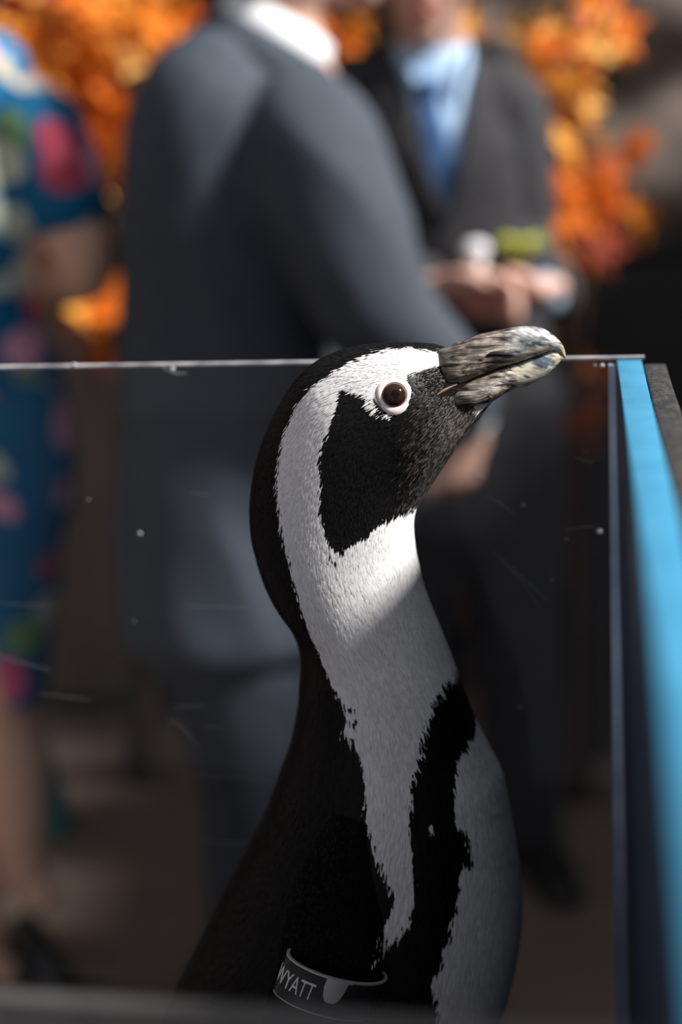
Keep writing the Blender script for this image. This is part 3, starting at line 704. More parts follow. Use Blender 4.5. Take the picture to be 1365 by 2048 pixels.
def hand(wrist, d, pn, side_v, curl=.5, s=1.0, spread=.07, thumb_in=.5):
    """d: wrist->fingers, pn: palm normal (fingers curl towards it), side_v: thumb side"""
    d = nrm_(d); pn = nrm_(np.asarray(pn, float) - d * np.dot(pn, d)); sv = np.cross(d, pn)
    if np.dot(sv, side_v) < 0: sv = -sv
    w_ = np.asarray(wrist, float); P = []
    P.append(tube([w_ - d * .02 * s, w_ + d * .03 * s, w_ + d * .065 * s, w_ + d * .092 * s], [(.026 * s, .019 * s), (.034 * s, .017 * s), (.041 * s, .015 * s), (.040 * s, .012 * s)], side=sv, n=18))
    P.append(tube([w_ + sv * .012 * s + d * .012 * s + pn * .006 * s, w_ + sv * .026 * s + d * .045 * s + pn * .012 * s], [.014 * s, .012 * s], n=10))
    for k, (ln, off) in enumerate(((.072, .030), (.080, .010), (.074, -.011), (.058, -.030))):
        a = 0.15 + curl * .5; p0 = w_ + d * (.088 - .004 * (k == 3)) * s + sv * off * s; dd_ = nrm_(d + sv * (off * spread * 20))
        pt = [p0 - dd_ * .012 * s, p0]
        for j, fr in enumerate((.45, .32, .23)):
            dv = dd_ * math.cos(a) + pn * math.sin(a); pt.append(pt[-1] + dv * ln * fr * s); a += curl * (.95 if j == 0 else .7)
        P.append(tube(pt, [.0095 * s, .0098 * s, .0090 * s, .0082 * s, .0070 * s], n=10, m=18))
    t0 = w_ + sv * .028 * s + d * .028 * s; td = nrm_(d * .75 + sv * .75 + pn * thumb_in)
    t1 = t0 + td * .036 * s; t2 = t1 + nrm_(td * .7 + d * .5 + pn * .35 * curl - sv * .25 * curl) * .030 * s
    P.append(tube([t0 - td * .012 * s, t0, t1, t2], [.013 * s, .0125 * s, .0105 * s, .0085 * s], n=10, m=14))
    return P
def limb(pts, rad, **k): return tube(pts, rad, n=16, **k)
def shoe(o, heel, d, up_h=.0, L=.27, matr=None, heelh=.0):
    d = nrm_(d); sv = np.cross(d, [0, 0, 1.0]); h = np.asarray(heel, float)
    P = [tube([h + d * .0 + ez * (.045 + heelh), h + d * .07 + ez * (.045 + heelh * .7), h + d * .16 + ez * .036, h + d * (L - .03) + ez * .026], [(.034, .045), (.036, .042), (.044, .030), (.036, .022)], side=sv, n=18)]
    if heelh: P.append(tube([h + d * .0 + ez * .006, h + ez * (heelh + .03)], [.009, .022], n=12))
    else: P.append(tube([h + d * .0 + ez * .012, h + d * .14 + ez * .012, h + d * (L - .03) + ez * .011], [(.036, .012), (.044, .011), (.038, .010)], side=sv, n=18))
    V, Fc = remesh(P, .006, 4); V[:, 2] = np.maximum(V[:, 2], .001)
    return mkobj('shoe', V, Fc, matr or M_shoe, o)

def drape(BVt, quadpts, nu, nv, frm, dirv, off, thick):
    """grid between two px-free 3D polylines dropped onto a surface along dirv"""
    Lp, Rp = crom(quadpts[0], nv), crom(quadpts[1], nv); V = []
    dv = Vector(dirv).normalized()
    for j in range(nv):
        for i in range(nu):
            q = Lp[j] + (Rp[j] - Lp[j]) * i / (nu - 1); h_ = BVt.ray_cast(Vector(q) - dv * .4, dv)
            x = np.array(h_[0]) if h_[0] else q
            V.append(x - np.array(dv) * off)
    n = len(V); V2 = [v + np.array(dv) * thick for v in V]; Fc = []
    for j in range(nv - 1):
        for i in range(nu - 1):
            a = j * nu + i; Fc.append((a, a + 1, a + nu + 1, a + nu)); Fc.append((n + a, n + a + nu, n + a + nu + 1, n + a + 1))
    edge = [i for i in range(nu)] + [j * nu + nu - 1 for j in range(1, nv)] + [(nv - 1) * nu + i for i in range(nu - 2, -1, -1)] + [j * nu for j in range(nv - 2, 0, -1)]
    for k in range(len(edge)):
        a, b = edge[k], edge[(k + 1) % len(edge)]; Fc.append((b, a, n + a, n + b))
    return np.array(V + V2), Fc

# ---- man in the grey suit, back turned, facing right and away
Y1 = 2.05
def man_grey():
    g = lambda x, y, dy=0.0: at(x, y, Y1 + dy)
    hip = g(455, 1130, .02); base = np.array([hip[0], Y1, 0.0])
    neck = g(560, 60); hd = g(655, -175); fdir = nrm_((.85, .50, -.10))
    P, q, axs = head_parts(hd, fdir, (.12, .05, 1), 1.0)
    shR = g(622, 300, -.12); elR = g(745, 605, -.16); wrR = g(945, 850, -.10)
    shL = g(470, 215, .14); elL = g(540, 640, .16); wrL = g(690, 820, .14)
    P.append(limb([hd - np.array([.03, .02, .05]), neck + ez * .02, neck - ez * .08], [.058, .060, .075]))
    P.append(tube([neck - ez * .05, g(500, 330), g(470, 650), g(455, 980), hip], [(.10, .08), (.17, .12), (.145, .11), (.15, .115), (.14, .11)], side=(.5, .85, 0), n=24))
    P.append(limb([shR, elR, wrR], [.05, .043, .029])); P.append(limb([shL, elL, wrL], [.05, .043, .029]))
    P.append(limb([neck - ez * .06, shR], [.06, .05])); P.append(limb([neck - ez * .06, shL], [.06, .05]))
    legs = []
    for k, dx, dy in ((1, -.005, -.07), (-1, .02, .10)):
        h_ = hip + np.array([dx, dy, -.02]); kn = np.array([base[0] + dx + .03, Y1 + dy, .47]); an = np.array([base[0] + dx + .02, Y1 + dy, .09])
        P.append(limb([h_, kn, an, an - ez * .05], [.085, .058, .042, .04])); legs.append((h_, kn, an))
    P += hand(wrR, nrm_(g(915, 960, -.08) - wrR), (-.5, .6, .1), (.5, .6, -.2), .75, 1.0, thumb_in=.5)
    P += hand(wrL, nrm_((.6, .1, -.6)), (-.5, -.6, 0), (.4, .5, .2), .6)
    V, Fc = remesh(P, .0062, 4)
    o = mkobj('person', V, Fc, M_skin, base=base)
    tag(o, 'person in grey suit jacket and white collar, back turned, one arm hanging', 'person')
    face_details(o, q, axs, 1.0, M_hairb)
    # jacket: torso, both sleeves
    sd_ = (.55, .83, 0)
    T = tube([g(540, 140), g(520, 170), g(505, 240), g(490, 400), g(470, 640), g(472, 880), g(480, 1080), g(482, 1215)],
             [(.085, .08), (.165, .105), (.200, .135), (.200, .145), (.180, .150), (.190, .150), (.205, .160), (.205, .165)], side=sd_, n=32, m=60)
    S1 = tube([g(595, 240, -.07), shR + ez * .0, g(678, 445, -.15), elR, g(855, 725, -.14), g(932, 818, -.11)], [.075, .100, .092, .078, .064, .052], n=20, m=40)
    S2 = tube([g(500, 190, .10), shL, g(500, 440, .16), elL, g(630, 745, .15), g(670, 795, .14)], [.08, .094, .082, .072, .06, .05], n=20, m=40)
    S3 = tube([g(570, 185, -.03), g(610, 250, -.07)], [.06, .075], n=18); S4 = tube([g(520, 130, .03), g(490, 150, .12)], [.065, .085], n=18)
    V, Fc = remesh([T, S1, S2, S3, S4], .008, 7, .006, 7.5, 3)
    jk = mkobj('jacket', V, Fc, M_suit1, o); jk['label'] = 'grey wool suit jacket'
    # jacket collar hugging the shirt collar, shirt collar, cuff
    cx = nrm_(neck - hd)
    def collar(c, rads, h0, h1, tilt, n=40, th_=.006):
        rr = []; t_ = np.linspace(0, 2 * PI, n, endpoint=False)
        a = nrm_(np.cross(tilt, (0, 1, 0))); b = np.cross(a, tilt)
        for (hh, r_) in ((h0, rads[0]), (h1, rads[1]), (h1 + .002, rads[1] - th_), (h0, rads[0] - th_)):
            rr.append(c + np.outer(np.cos(t_) * r_, a) + np.outer(np.sin(t_) * r_, b) + tilt * hh)
        V, Fc = loft(rr, caps=False); nn = n
        Fc += [(3 * nn + j, 3 * nn + (j + 1) % nn, (j + 1) % nn, j) for j in range(nn)]
        return V, Fc
    tl = nrm_((.50, .05, .86))
    ck = g(545, 80)
    V, Fc = collar(ck + tl * -.01, (.094, .078), -.03, .040, tl); mkobj('shirt_collar', V, Fc, M_white, o)['label'] = 'white shirt collar'
    V, Fc = collar(ck - tl * .02, (.115, .092), -.045, .018, tl, th_=.008); mkobj('jacket_collar', V, Fc, M_suit1, o)
    dcu = nrm_(wrR - elR)
    V, Fc = tube([wrR - dcu * .045, wrR - dcu * .005], [.043, .040], n=20); mkobj('cuff', V, Fc, M_white, o)['label'] = 'white shirt cuff'
    dcl = nrm_(wrL - elL); V, Fc = tube([wrL - dcl * .045, wrL - dcl * .005], [.041, .038], n=20); mkobj('cuff', V, Fc, M_white, o)
    # trousers
    Pt = [tube([hip + ez * .10, hip - ez * .06], [(.17, .125), (.175, .13)], side=sd_, n=24)]
    for h_, kn, an in legs: Pt.append(limb([h_ + ez * .02, (h_ + kn) / 2, kn, (kn + an) / 2, an - ez * .035], [.112, .10, .083, .078, .073]))
    V, Fc = remesh(Pt, .009, 5, .004, 8, 9); mkobj('trousers', V, Fc, M_tr1, o)
    for h_, kn, an in legs: shoe(o, np.array([an[0] - .04, an[1] - .02, 0]), (.85, .45, 0))
    return o
man_grey()

# ---- man in the charcoal suit, facing the camera, hands clasped
Y2 = 2.52
def man_dark():
    g = lambda x, y, dy=0.0: at(x, y, Y2 + dy)
    neck = g(866, 130, .02); hd = g(858, -62, -.02); base = np.array([neck[0] + .03, Y2, 0.0])
    fdir = nrm_((-.16, -1, -.10))
    P, q, axs = head_parts(hd, fdir, (.02, 0, 1), 1.0)
    shA = g(1005, 235, .02); elA = g(1030, 500, -.0); wrA = g(1092, 590, -.24)         # image-right arm (his left)
    shB = g(700, 225, .02); elB = g(688, 560, .0); wrB = g(855, 575, -.32)
    hip = np.array([base[0], Y2 + .01, .93])
    P.append(limb([hd - np.array([.0, -.02, .05]), neck, neck - ez * .07], [.056, .058, .075]))
    P.append(tube([neck - ez * .05, neck - ez * .2, neck - ez * .42, hip], [(.13, .075), (.165, .10), (.15, .10), (.155, .105)], side=(1, 0, 0), n=24))
    P.append(limb([neck - ez * .05, shA], [.06, .05])); P.append(limb([neck - ez * .05, shB], [.06, .05]))
    P.append(limb([shA, elA, wrA], [.05, .043, .028])); P.append(limb([shB, elB, wrB], [.05, .043, .028]))
    legs = []
    for k in (-1, 1):
        h_ = hip + np.array([k * .09, 0, -.03]); kn = np.array([hip[0] + k * .10, Y2 - .01, .48]); an = np.array([hip[0] + k * .115, Y2 + .0, .09])
        P.append(limb([h_, kn, an, an - ez * .05], [.085, .06, .043, .04])); legs.append((h_, kn, an))
    P += hand(wrB, nrm_((1, -.05, .0)), (.1, -.45, -.8), (.1, -.3, .9), .85, 1.1, thumb_in=.3)
    P += hand(wrA + np.array([.0, .0, .005]), nrm_((-.9, -.35, -.15)), (-.1, .5, .8), (0, -.6, .7), .8, 1.1, thumb_in=.3)
    V, Fc = remesh(P, .0062, 3); o = mkobj('person', V, Fc, M_skin, base=base)
    tag(o, 'person in charcoal suit with light blue shirt and blue tie, hands clasped', 'person')
    face_details(o, q, axs, 1.0, M_hairb)
    # shirt
    V, Fc = remesh([tube([neck + ez * .01, neck - ez * .05, neck - ez * .12, neck - ez * .30, neck - ez * .5], [(.066, .066), (.13, .09), (.17, .112), (.165, .118), (.16, .118)], side=(1, 0, 0), n=26)], .008, 4, .002, 10, 2)
    mkobj('shirt', V, Fc, M_lblue, o); SB = bvh(V, Fc)
    # jacket with the front cut open in a deep V
    T = tube([neck - ez * .01 + np.array([0, .03, 0]), neck - ez * .065, neck - ez * .14, neck - ez * .30, neck - ez * .48, neck - ez * .66, neck - ez * .80],
             [(.07, .07), (.140, .095), (.180, .122), (.178, .130), (.165, .130), (.192, .138), (.20, .142)], side=(1, 0, 0), n=32, m=50)
    SA = tube([g(960, 205, .02), shA, (shA + elA) / 2 + np.array([.005, 0, 0]), elA, (elA + wrA) / 2 + np.array([.01, 0, -.01]), wrA + np.array([.012, .02, .0])], [.072, .082, .075, .066, .056, .047], n=20, m=36)
    SBv = tube([g(745, 190, .02), shB, (shB + elB) / 2, elB, (elB + wrB) / 2, wrB - np.array([.006, -.005, .0])], [.072, .082, .075, .066, .056, .047], n=20, m=36)
    V, Fc = remesh([T, SA, SBv], .008, 5, .004, 7, 8)
    v_top, v_bot = neck[2] + .03, g(880, 440)[2]; cxn = g(866, 130)[0]; cxb = g(885, 440)[0]
    def inV(p):
        if p[1] > Y2 + .02 or not (v_bot < p[2] < v_top + .1): return False
        u = (p[2] - v_bot) / (v_top - v_bot); cx_ = cxb + (cxn - cxb) * min(1, u); return abs(p[0] - cx_) < .072 * min(1.0, u) ** .85
    JB = bvh(V, Fc)
    F2 = [f for f in Fc if not inV(np.mean(V[list(f)], axis=0))]
    jk = mkobj('jacket', V, F2, M_suit2, o); jk['label'] = 'charcoal suit jacket open in a deep V'
    def lz(u): return v_bot + (v_top - v_bot) * u
    for k in (-1, 1):
        inn = []; outr = []
        for u in (0.0, .25, .5, .75, 1.0):
            cx_ = cxb + (cxn - cxb) * u
            inn.append((cx_ + k * (.072 * u ** .85 - .003), Y2, lz(u))); outr.append((cx_ + k * (.072 * u ** .85 + .012 + .055 * math.sin(PI * min(1, u * 1.0) * .72) * (1 - .15 * u)), Y2, lz(u) + .012))
        V, Fc = drape(JB, (inn, outr), 8, 24, None, (0, 1, 0), .007, .006); mkobj('lapel', V, Fc, M_suit2, o)
    # tie
    tt = [(g(852, 185)[0], Y2, g(852, 185)[2]), (g(856, 230)[0], Y2, g(856, 230)[2]), (g(868, 330)[0], Y2, g(868, 330)[2]), (g(884, 470)[0], Y2, g(884, 470)[2])]
    wd = [.017, .019, .026, .034]; Lp = [np.array(t) - [w_, 0, 0] for t, w_ in zip(tt, wd)]; Rp = [np.array(t) + [w_, 0, 0] for t, w_ in zip(tt, wd)]
    V, Fc = drape(SB, (Lp, Rp), 8, 24, None, (0, 1, 0), .008, .006); tie = mkobj('tie', V, Fc, M_tie, o); tie['label'] = 'blue necktie'
    kn = np.array(SB.ray_cast(Vector((tt[0][0], Y2 - .4, tt[0][2])), Vector((0, 1, 0)))[0] or tt[0]) - np.array([0, .01, 0])
    V, Fc = tube([kn + ez * .014, kn - ez * .02], [(.022, .013), (.014, .010)], side=(1, 0, 0)); mkobj('tie_knot', V, Fc, M_tie, tie)
    # shirt collar wings
    for k in (-1, 1):
        c0 = neck + np.array([k * .058, -.012, .012]); c1 = neck + np.array([k * .012, -.085, -.045]); c2 = neck + np.array([k * .055, -.088, -.095])
        V, Fc = tube([c0 + np.array([0, .05, .01]), c0, (c0 + c1) / 2 + np.array([k * .012, -.02, 0]), (c1 + c2) / 2], [(.022, .006), (.024, .006), (.024, .006), (.020, .004)], side=(0, -.3, 1), n=14); mkobj('shirt_collar', V, Fc, M_lblue, o)
    for wr, el in ((wrA, elA), (wrB, elB)):
        dc = nrm_(wr - el); V, Fc = tube([wr - dc * .05, wr - dc * .0], [.036, .034], n=18); mkobj('cuff', V, Fc, M_lblue, o)
    for zz in (v_bot - .03, v_bot - .13):
        h_ = JB.ray_cast(Vector((cxb + .008, Y2 - .5, zz)), Vector((0, 1, 0)))
        if h_[0]: V, Fc = ellipsoid(np.array(h_[0]), ((1, 0, 0), (0, 0, 1), (0, 1, 0)), (.009, .009, .004), 14, 8); mkobj('button', V, Fc, M_button, o)
    Pt = [tube([hip + ez * .10, hip - ez * .08], [(.165, .12), (.17, .125)], side=(1, 0, 0), n=24)]
    for h_, kn_, an in legs: Pt.append(limb([h_ + ez * .02, (h_ + kn_) / 2, kn_, (kn_ + an) / 2, an - ez * .035], [.105, .095, .080, .076, .072]))
    V, Fc = remesh(Pt, .009, 5, .004, 8, 4); mkobj('trousers', V, Fc, M_suit2, o)
    for k, (h_, kn_, an) in zip((-1, 1), legs): shoe(o, np.array([an[0], an[1] + .06, 0]), (.18 * k, -1, 0), L=.29)
    return o
man_dark()
# what the clasped hands hold
p = at(952, 505, Y2 - .33)
V, Fc = remesh([tube([p - ez * .035, p - ez * .01, p + ez * .006], [.010, .013, .017]), ellipsoid(p + ez * .004, np.eye(3), (.020, .017, .014))], .003, 2, .002, 90)
tag(mkobj('napkin', V, Fc, M_white, base=p - ez * .04), 'crumpled white napkin poking up from the clasped hands', 'napkin')
p = at(1042, 497, Y2 - .31)
M_lime = noisy(mat('garnish', (.35, .42, .06), .5, .4), (.10, .17, .03), (.62, .62, .08), 60)
rr = []
parts = [tube([p - ez * .022, p - ez * .005], [.007, .012])]
for k in range(6):
    a = k * PI / 3; parts.append(tube([p - ez * .008, p + np.array([.022 * math.cos(a), .014 * math.sin(a), .010]), p + np.array([.038 * math.cos(a), .022 * math.sin(a), .002 + .006 * (k % 2)])], [(.006, .004), (.013, .005), (.004, .003)], n=10))
V, Fc = remesh(parts, .003, 2); tag(mkobj('garnish', V, Fc, M_lime, base=p - ez * .04), 'yellow-green leafy garnish held above the clasped hands', 'garnish')

# ---- woman in the floral dress at the left
Y3 = 2.12
def floral():
    m = mat('floral_cloth', (.0, .12, .28), .7, .3); N, L, b = nodes(m)
    tc = N.new('ShaderNodeTexCoord'); nz = N.new('ShaderNodeTexNoise'); nz.inputs['Scale'].default_value = 9
    mixv = N.new('ShaderNodeVectorMath'); mixv.operation = 'MULTIPLY_ADD'; mixv.inputs[1].default_value = (.05, .05, .05)
    L.new(tc.outputs['Object'], nz.inputs['Vector']); L.new(nz.outputs['Color'], mixv.inputs[0]); L.new(tc.outputs['Object'], mixv.inputs[2])
    vo = N.new('ShaderNodeTexVoronoi'); vo.inputs['Scale'].default_value = 17; L.new(mixv.outputs[0], vo.inputs['Vector'])
    sp = N.new('ShaderNodeSeparateColor'); L.new(vo.outputs['Color'], sp.inputs[0])
    cr = N.new('ShaderNodeValToRGB'); cr.color_ramp.interpolation = 'CONSTANT'
    cols = [(0, (.0, .13, .30)), (.24, (.62, .08, .22)), (.33, (.70, .34, .48)), (.43, (.55, .60, .50)), (.56, (.0, .15, .32)), (.72, (.14, .28, .13)), (.80, (.52, .07, .12)), (.89, (.55, .48, .34))]
    el = cr.color_ramp.elements
    el[0].position = 0; el[0].color = (*cols[0][1], 1); el[1].position = cols[1][0]; el[1].color = (*cols[1][1], 1)
    for ps, c in cols[2:]: e_ = el.new(ps); e_.color = (*c, 1)
    L.new(sp.outputs[0], cr.inputs[0])
    lt = N.new('ShaderNodeMath'); lt.operation = 'LESS_THAN'; lt.inputs[1].default_value = .58; L.new(vo.outputs['Distance'], lt.inputs[0])
    mx = N.new('ShaderNodeMix'); mx.data_type = 'RGBA'; L.new(lt.outputs[0], mx.inputs[0]); mx.inputs[6].default_value = (.0, .125, .29, 1)
    L.new(cr.outputs[0], mx.inputs[7]); L.new(mx.outputs[2], b.inputs['Base Color']); return m
M_floral = floral()
M_skin2 = noisy(mat('skin_fair', (.62, .36, .26), .5, .4, **{'Subsurface Weight': .08}), (.68, .42, .31), (.78, .50, .38), 14)
def woman():
    g = lambda x, y, dy=0.0: at(x, y, Y3 + dy)
    cx = g(-25, 600)[0]; base = np.array([cx, Y3, 0.0])
    neck = np.array([cx - .02, Y3, g(0, 165)[2] + .06]); hd = neck + np.array([-.03, -.01, .19]); fdir = nrm_((-.85, .35, -.05))
    P, q, axs = head_parts(hd, fdir, (0, 0, 1), .95)
    shA = g(62, 262, -.02); elA = g(172, 540, -.03); wrA = g(40, 590, .20)
    shB = np.array([2 * cx - shA[0], Y3 + .05, shA[2]]); elB = shB + np.array([-.07, .03, -.27]); wrB = elB + np.array([.08, .2, .02])
    hip = np.array([cx, Y3, .90])
    P.append(limb([hd - ez * .05, neck, neck - ez * .06], [.047, .048, .06]))
    P.append(tube([neck - ez * .05, neck - ez * .2, np.array([cx, Y3, 1.1]), hip], [(.10, .065), (.13, .095), (.085, .07), (.10, .085)], side=(1, .2, 0), n=24))
    P.append(limb([neck - ez * .05, shA], [.05, .044])); P.append(limb([neck - ez * .05, shB], [.05, .044]))
    P.append(limb([shA, (shA + elA) / 2 + np.array([.0, 0, .0]), elA, (elA + wrA) / 2, wrA], [.05, .051, .042, .036, .025])); P.append(limb([shB, elB, wrB], [.045, .038, .024]))
    P += hand(wrA, nrm_((-.5, .6, .1)), (-.5, -.4, .3), (0, 0, 1), .6, .92); P += hand(wrB, nrm_((.4, .6, .1)), (.5, -.4, .3), (0, 0, 1), .6, .92)
    k1 = g(12, 1390); a1 = g(52, 1745); k2 = g(-100, 1400, .08); a2 = np.array([g(-20, 1830)[0], Y3 - .06, .13])
    for k_, a_, dy, dx in ((k1, a1, 0, .035), (k2, a2, .03, -.045)):
        P.append(limb([hip + np.array([dx, dy, -.03]), (hip + k_) / 2 + np.array([dx * .5, 0, 0]), k_, k_ * .62 + a_ * .38 + np.array([0, .012, 0]), a_, a_ + np.array([.03, -.01, -.045])], [.062, .060, .050, .056, .034, .032]))
    V, Fc = remesh(P, .0062, 4); o = mkobj('person', V, Fc, M_skin2, base=base)
    tag(o, 'person in short-sleeved blue floral dress with bare arm and bare legs', 'person'); face_details(o, q, axs, .95, M_hairb, True)
    prof = [(neck[2] - .035, 55), (g(0, 235)[2], 52), (g(0, 330)[2], 78), (g(0, 450)[2], 82), (g(0, 600)[2], 84), (g(0, 700)[2], 106), (g(0, 850)[2], 142), (g(0, 950)[2], 148), (g(0, 1100)[2], 128), (g(0, 1250)[2], 104), (g(0, 1378)[2], 92)]
    ys = [170, 235, 330, 450, 600, 700, 850, 950, 1100, 1250, 1378]
    pts = []; rd = []
    for (z, xr), yy in zip(prof, ys):
        xr_ = g(xr, yy)[0]; pts.append((cx, Y3, z)); rd.append((xr_ - cx, max(.09, (xr_ - cx) * .8)))
    D = tube(pts, rd, side=(1, 0, 0), n=36, m=60)
    SA = tube([g(20, 250, -.01), shA, shA * .5 + elA * .5 + np.array([.004, 0, .01]), shA * .42 + elA * .58], [.062, .070, .067, .063], n=20)
    SB_ = tube([(neck + shB) / 2, shB, shB * .45 + elB * .55], [.055, .062, .055], n=20)
    V, Fc = remesh([D, SA, SB_], .008, 4, .005, 8, 5); mkobj('dress', V, Fc, M_floral, o)['label'] = 'blue dress printed with pink, green and white flowers'
    shoe(o, np.array([a1[0] - .03, a1[1] + .05, .0]), (.55, -.83, 0), L=.24, heelh=.045); shoe(o, np.array([a2[0] - .02, a2[1] + .03, 0]), (.2, -.98, 0), L=.24, heelh=.045)
    return o
woman()
# teal bag on the floor behind the woman's leg
tb_ = atz(92, 1660, .002); M_teal = noisy(mat('teal_cloth', (.03, .25, .27), .7, .3), (.02, .20, .22), (.05, .32, .33), 20)
bag = empty('cloth_bag', tb_); tag(bag, 'teal cloth bag standing on the floor behind the bare legs', 'bag')
V, Fc = remesh([tube([tb_ + np.array([0, 0, .012]), tb_ + np.array([-.012, 0, .12]), tb_ + np.array([-.03, 0, .26])], [(.055, .05), (.045, .045), (.030, .012)], side=(1, 0, 0), n=20, pw=3)], .006, 3, .003, 20); mkobj('bag_body', V, Fc, M_teal, bag)
for dy in (-.012, .012):
    V, Fc = tube([tb_ + np.array([-.055, dy, .25]), tb_ + np.array([-.05, dy, .33]), tb_ + np.array([-.03, dy, .36]), tb_ + np.array([-.012, dy, .33]), tb_ + np.array([-.005, dy, .25])], [.006] * 5, n=10); mkobj('handle', V, Fc, M_teal, bag)

# ------------------------------------------------------------------ black counter at the back right
cn = at(1240, 480, 2.95)
ctr_ = empty('black_counter', (cn[0] + .35, 3.0, 0)); tag(ctr_, 'black counter below the rock wall beside the autumn branches', 'counter')
M_ctr = mat('counter_black', (.006, .006, .007), .5, .4)
V, Fc = box((cn[0] + .35, 3.04, cn[2] / 2 - .02), (.52, .09, cn[2] / 2 - .02)); bevel_obj(mkobj('counter_body', V, Fc, M_ctr, ctr_, smooth=False), .004)
V, Fc = box((cn[0] + .35, 3.04, cn[2] - .02), (.55, .095, .02)); bevel_obj(mkobj('counter_top', V, Fc, M_ctr, ctr_, smooth=False), .004)

# ------------------------------------------------------------------ autumn maple branches
def leaf_mesh(name, matr, seed):
    rs = random.Random(seed)
    out = []
    tips = [(-2.35, .55), (-1.25, .85), (0, 1.0), (1.25, .85), (2.35, .55)]
    pts2 = [(0, -.12)]
    for i, (a, r_) in enumerate(tips):
        a0 = a - .42; pts2.append((.42 * r_ * math.sin(a0) * 1.0, .42 * r_ * math.cos(a0) + .1))
        pts2.append((.72 * r_ * math.sin(a - .17), .72 * r_ * math.cos(a - .17) + .1)); pts2.append((r_ * math.sin(a), r_ * math.cos(a) + .1))
        pts2.append((.72 * r_ * math.sin(a + .17), .72 * r_ * math.cos(a + .17) + .1))
    c1, c2 = rs.uniform(-.35, .35), rs.uniform(-.3, .3)
    def zf(x, y): return c1 * x * x + c2 * y * y + .12 * abs(x) * rs.uniform(.6, 1)
    V = [(0, .12, 0)] + [(x, y, zf(x, y)) for x, y in pts2]; n = len(pts2)
    Fc = [(0, 1 + i, 1 + (i + 1) % n) for i in range(n)]
    V += [(0.012, -.12, 0), (-.012, -.12, 0), (.02, -.75, .1), (-.0, -.75, .1)]; k = n + 1; Fc.append((k, k + 1, k + 3, k + 2))
    V = np.array(V) * .055; me = bpy.data.meshes.new(name); me.from_pydata(V.tolist(), [], Fc); me.update(); me.materials.append(matr); return me
def leaf_mat(name, c):
    m = mat(name, c, .6, .12); N, L, b = nodes(m)
    nz = N.new('ShaderNodeTexNoise'); nz.inputs['Scale'].default_value = 30; tc = N.new('ShaderNodeTexCoord'); L.new(tc.outputs['Object'], nz.inputs['Vector'])
    cr = N.new('ShaderNodeValToRGB'); cr.color_ramp.elements[0].color = (*[x * .7 for x in c], 1); cr.color_ramp.elements[1].color = (*[min(1, x * 1.25) for x in c], 1)
    cr.color_ramp.elements[0].position = .35; cr.color_ramp.elements[1].position = .65
    L.new(nz.outputs['Fac'], cr.inputs[0]); L.new(cr.outputs[0], b.inputs['Base Color'])
    tl = N.new('ShaderNodeBsdfTranslucent'); L.new(cr.outputs[0], tl.inputs[0]); ms = N.new('ShaderNodeMixShader'); ms.inputs[0].default_value = .3
    out = N['Material Output']; L.new(b.outputs[0], ms.inputs[1]); L.new(tl.outputs[0], ms.inputs[2]); L.new(ms.outputs[0], out.inputs[0]); return m
LC = [(.86, .26, .025), (.90, .36, .05), (.74, .17, .015), (.55, .10, .012), (.92, .46, .13), (.30, .05, .02)]
LM = [leaf_mat('leaf_%d' % i, c) for i, c in enumerate(LC)]
LMESH = [[leaf_mesh('maple_leaf', LM[i], 10 * i + k) for k in range(3)] for i in range(len(LC))]
PURP = leaf_mesh('maple_leaf', leaf_mat('leaf_purple', (.16, .05, .16)), 91)
M_bark = noisy(mat('bark', (.05, .03, .02), .85, .2), (.03, .018, .012), (.075, .045, .03), 30, bump=.4)
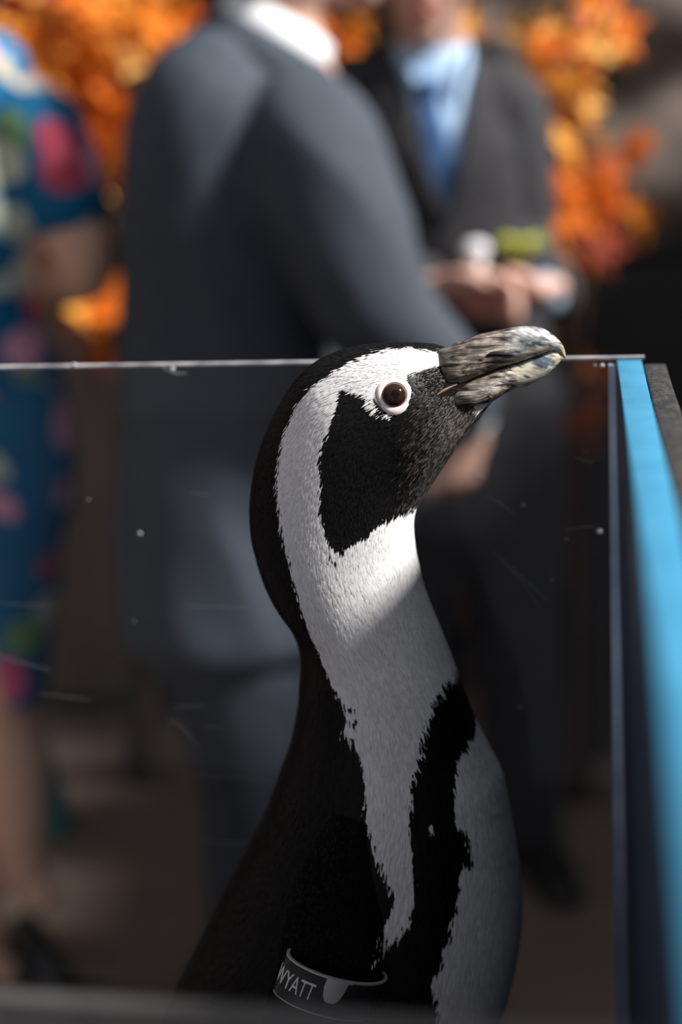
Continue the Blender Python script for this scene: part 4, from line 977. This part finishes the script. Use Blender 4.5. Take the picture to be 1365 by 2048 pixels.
def maple(base_px_x, Yb, lab, clusters, seed, weights):
    rs = random.Random(seed); b0 = np.array([at(base_px_x, 1000, Yb)[0], Yb, 0.0])
    t = empty('maple_tree', b0); tag(t, lab, 'tree', 'autumn maples behind the people')
    mean = np.mean([at((c[0] + c[2]) / 2, (c[1] + c[3]) / 2, Yb) for c in clusters], axis=0)
    fork = np.array([b0[0] * .6 + mean[0] * .4, Yb, .85])
    V, Fc = tube([b0, b0 * .6 + fork * .4 + np.array([.02, 0, 0]), fork], [.035, .028, .022], n=12); mkobj('trunk', V, Fc, M_bark, t)
    for (x0, y0_, x1, y1_, n, wts) in clusters:
        c = at((x0 + x1) / 2, (y0_ + y1_) / 2, Yb)
        V, Fc = tube([fork - ez * .02, fork * .5 + c * .5 + np.array([rs.uniform(-.04, .04), .03, .05]), c], [.016, .010, .004], n=8); mkobj('branch', V, Fc, M_bark, t)
        for k in range(n):
            u, v = rs.random(), rs.random(); pz = at(x0 + (x1 - x0) * u, y0_ + (y1_ - y0_) * v, Yb + rs.uniform(-.13, .13))
            ci = rs.choices(range(len(LC)), wts)[0]
            o = bpy.data.objects.new('leaf', LMESH[ci][rs.randrange(3)] if rs.random() > .03 else PURP); COL.objects.link(o); o.parent = t
            o.location = pz - b0; s = rs.uniform(.75, 1.35); o.scale = (s, s, s)
            nd = Vector((rs.gauss(.45, .5), rs.gauss(-.75, .35), rs.gauss(.35, .5))).normalized()
            o.rotation_euler = (nd.to_track_quat('Z', 'Y') @ Vector((0, 0, 1)).rotation_difference(Vector((0, 0, 1)))).to_euler()
            o.rotation_euler.rotate_axis('Z', rs.uniform(0, 6.28))
            if k % 9 == 0:
                V, Fc = tube([c * .85 + pz * .15, c * .5 + pz * .5 + np.array([0, 0, -.015]), pz], [.004, .003, .002], n=6, m=8); mkobj('twig', V, Fc, M_bark, t)
br_ = (5, 4, 3, 2, 3, 1); dk_ = (3, 1, 4, 4, .3, 2)
maple(230, 2.95, 'bushy orange maple behind the floral dress and grey suit', [(-60, -60, 180, 190, 70, br_), (150, -60, 400, 120, 60, br_), (20, 120, 330, 300, 55, (4, 4, 3, 3, 2, 2)), (120, 270, 300, 400, 32, br_), (170, 560, 330, 725, 30, (4, 3, 4, 2, .5, 1)), (640, 30, 720, 115, 8, dk_)], 5, None)
maple(1150, 2.77, 'sparse orange maple beside the rock wall', [(1010, 60, 1130, 190, 9, (3, 5, 1, 0, 4, 0)), (1070, 5, 1250, 110, 22, (3, 5, 1, 1, 5, 0)), (1120, 120, 1180, 250, 9, (3, 6, 0, 0, 3, 0)), (1090, 290, 1190, 430, 10, (5, 2, 4, 1, 1, 0)), (1200, 270, 1310, 440, 9, (5, 2, 4, 2, 0, 0)), (1095, 380, 1230, 600, 20, (5, 2, 4, 3, 0, 1)), (920, 40, 965, 110, 3, (3, 5, 1, 0, 1, 0)), (1050, 730, 1230, 900, 16, (2, 0, 5, 5, 0, 2))], 9, None)
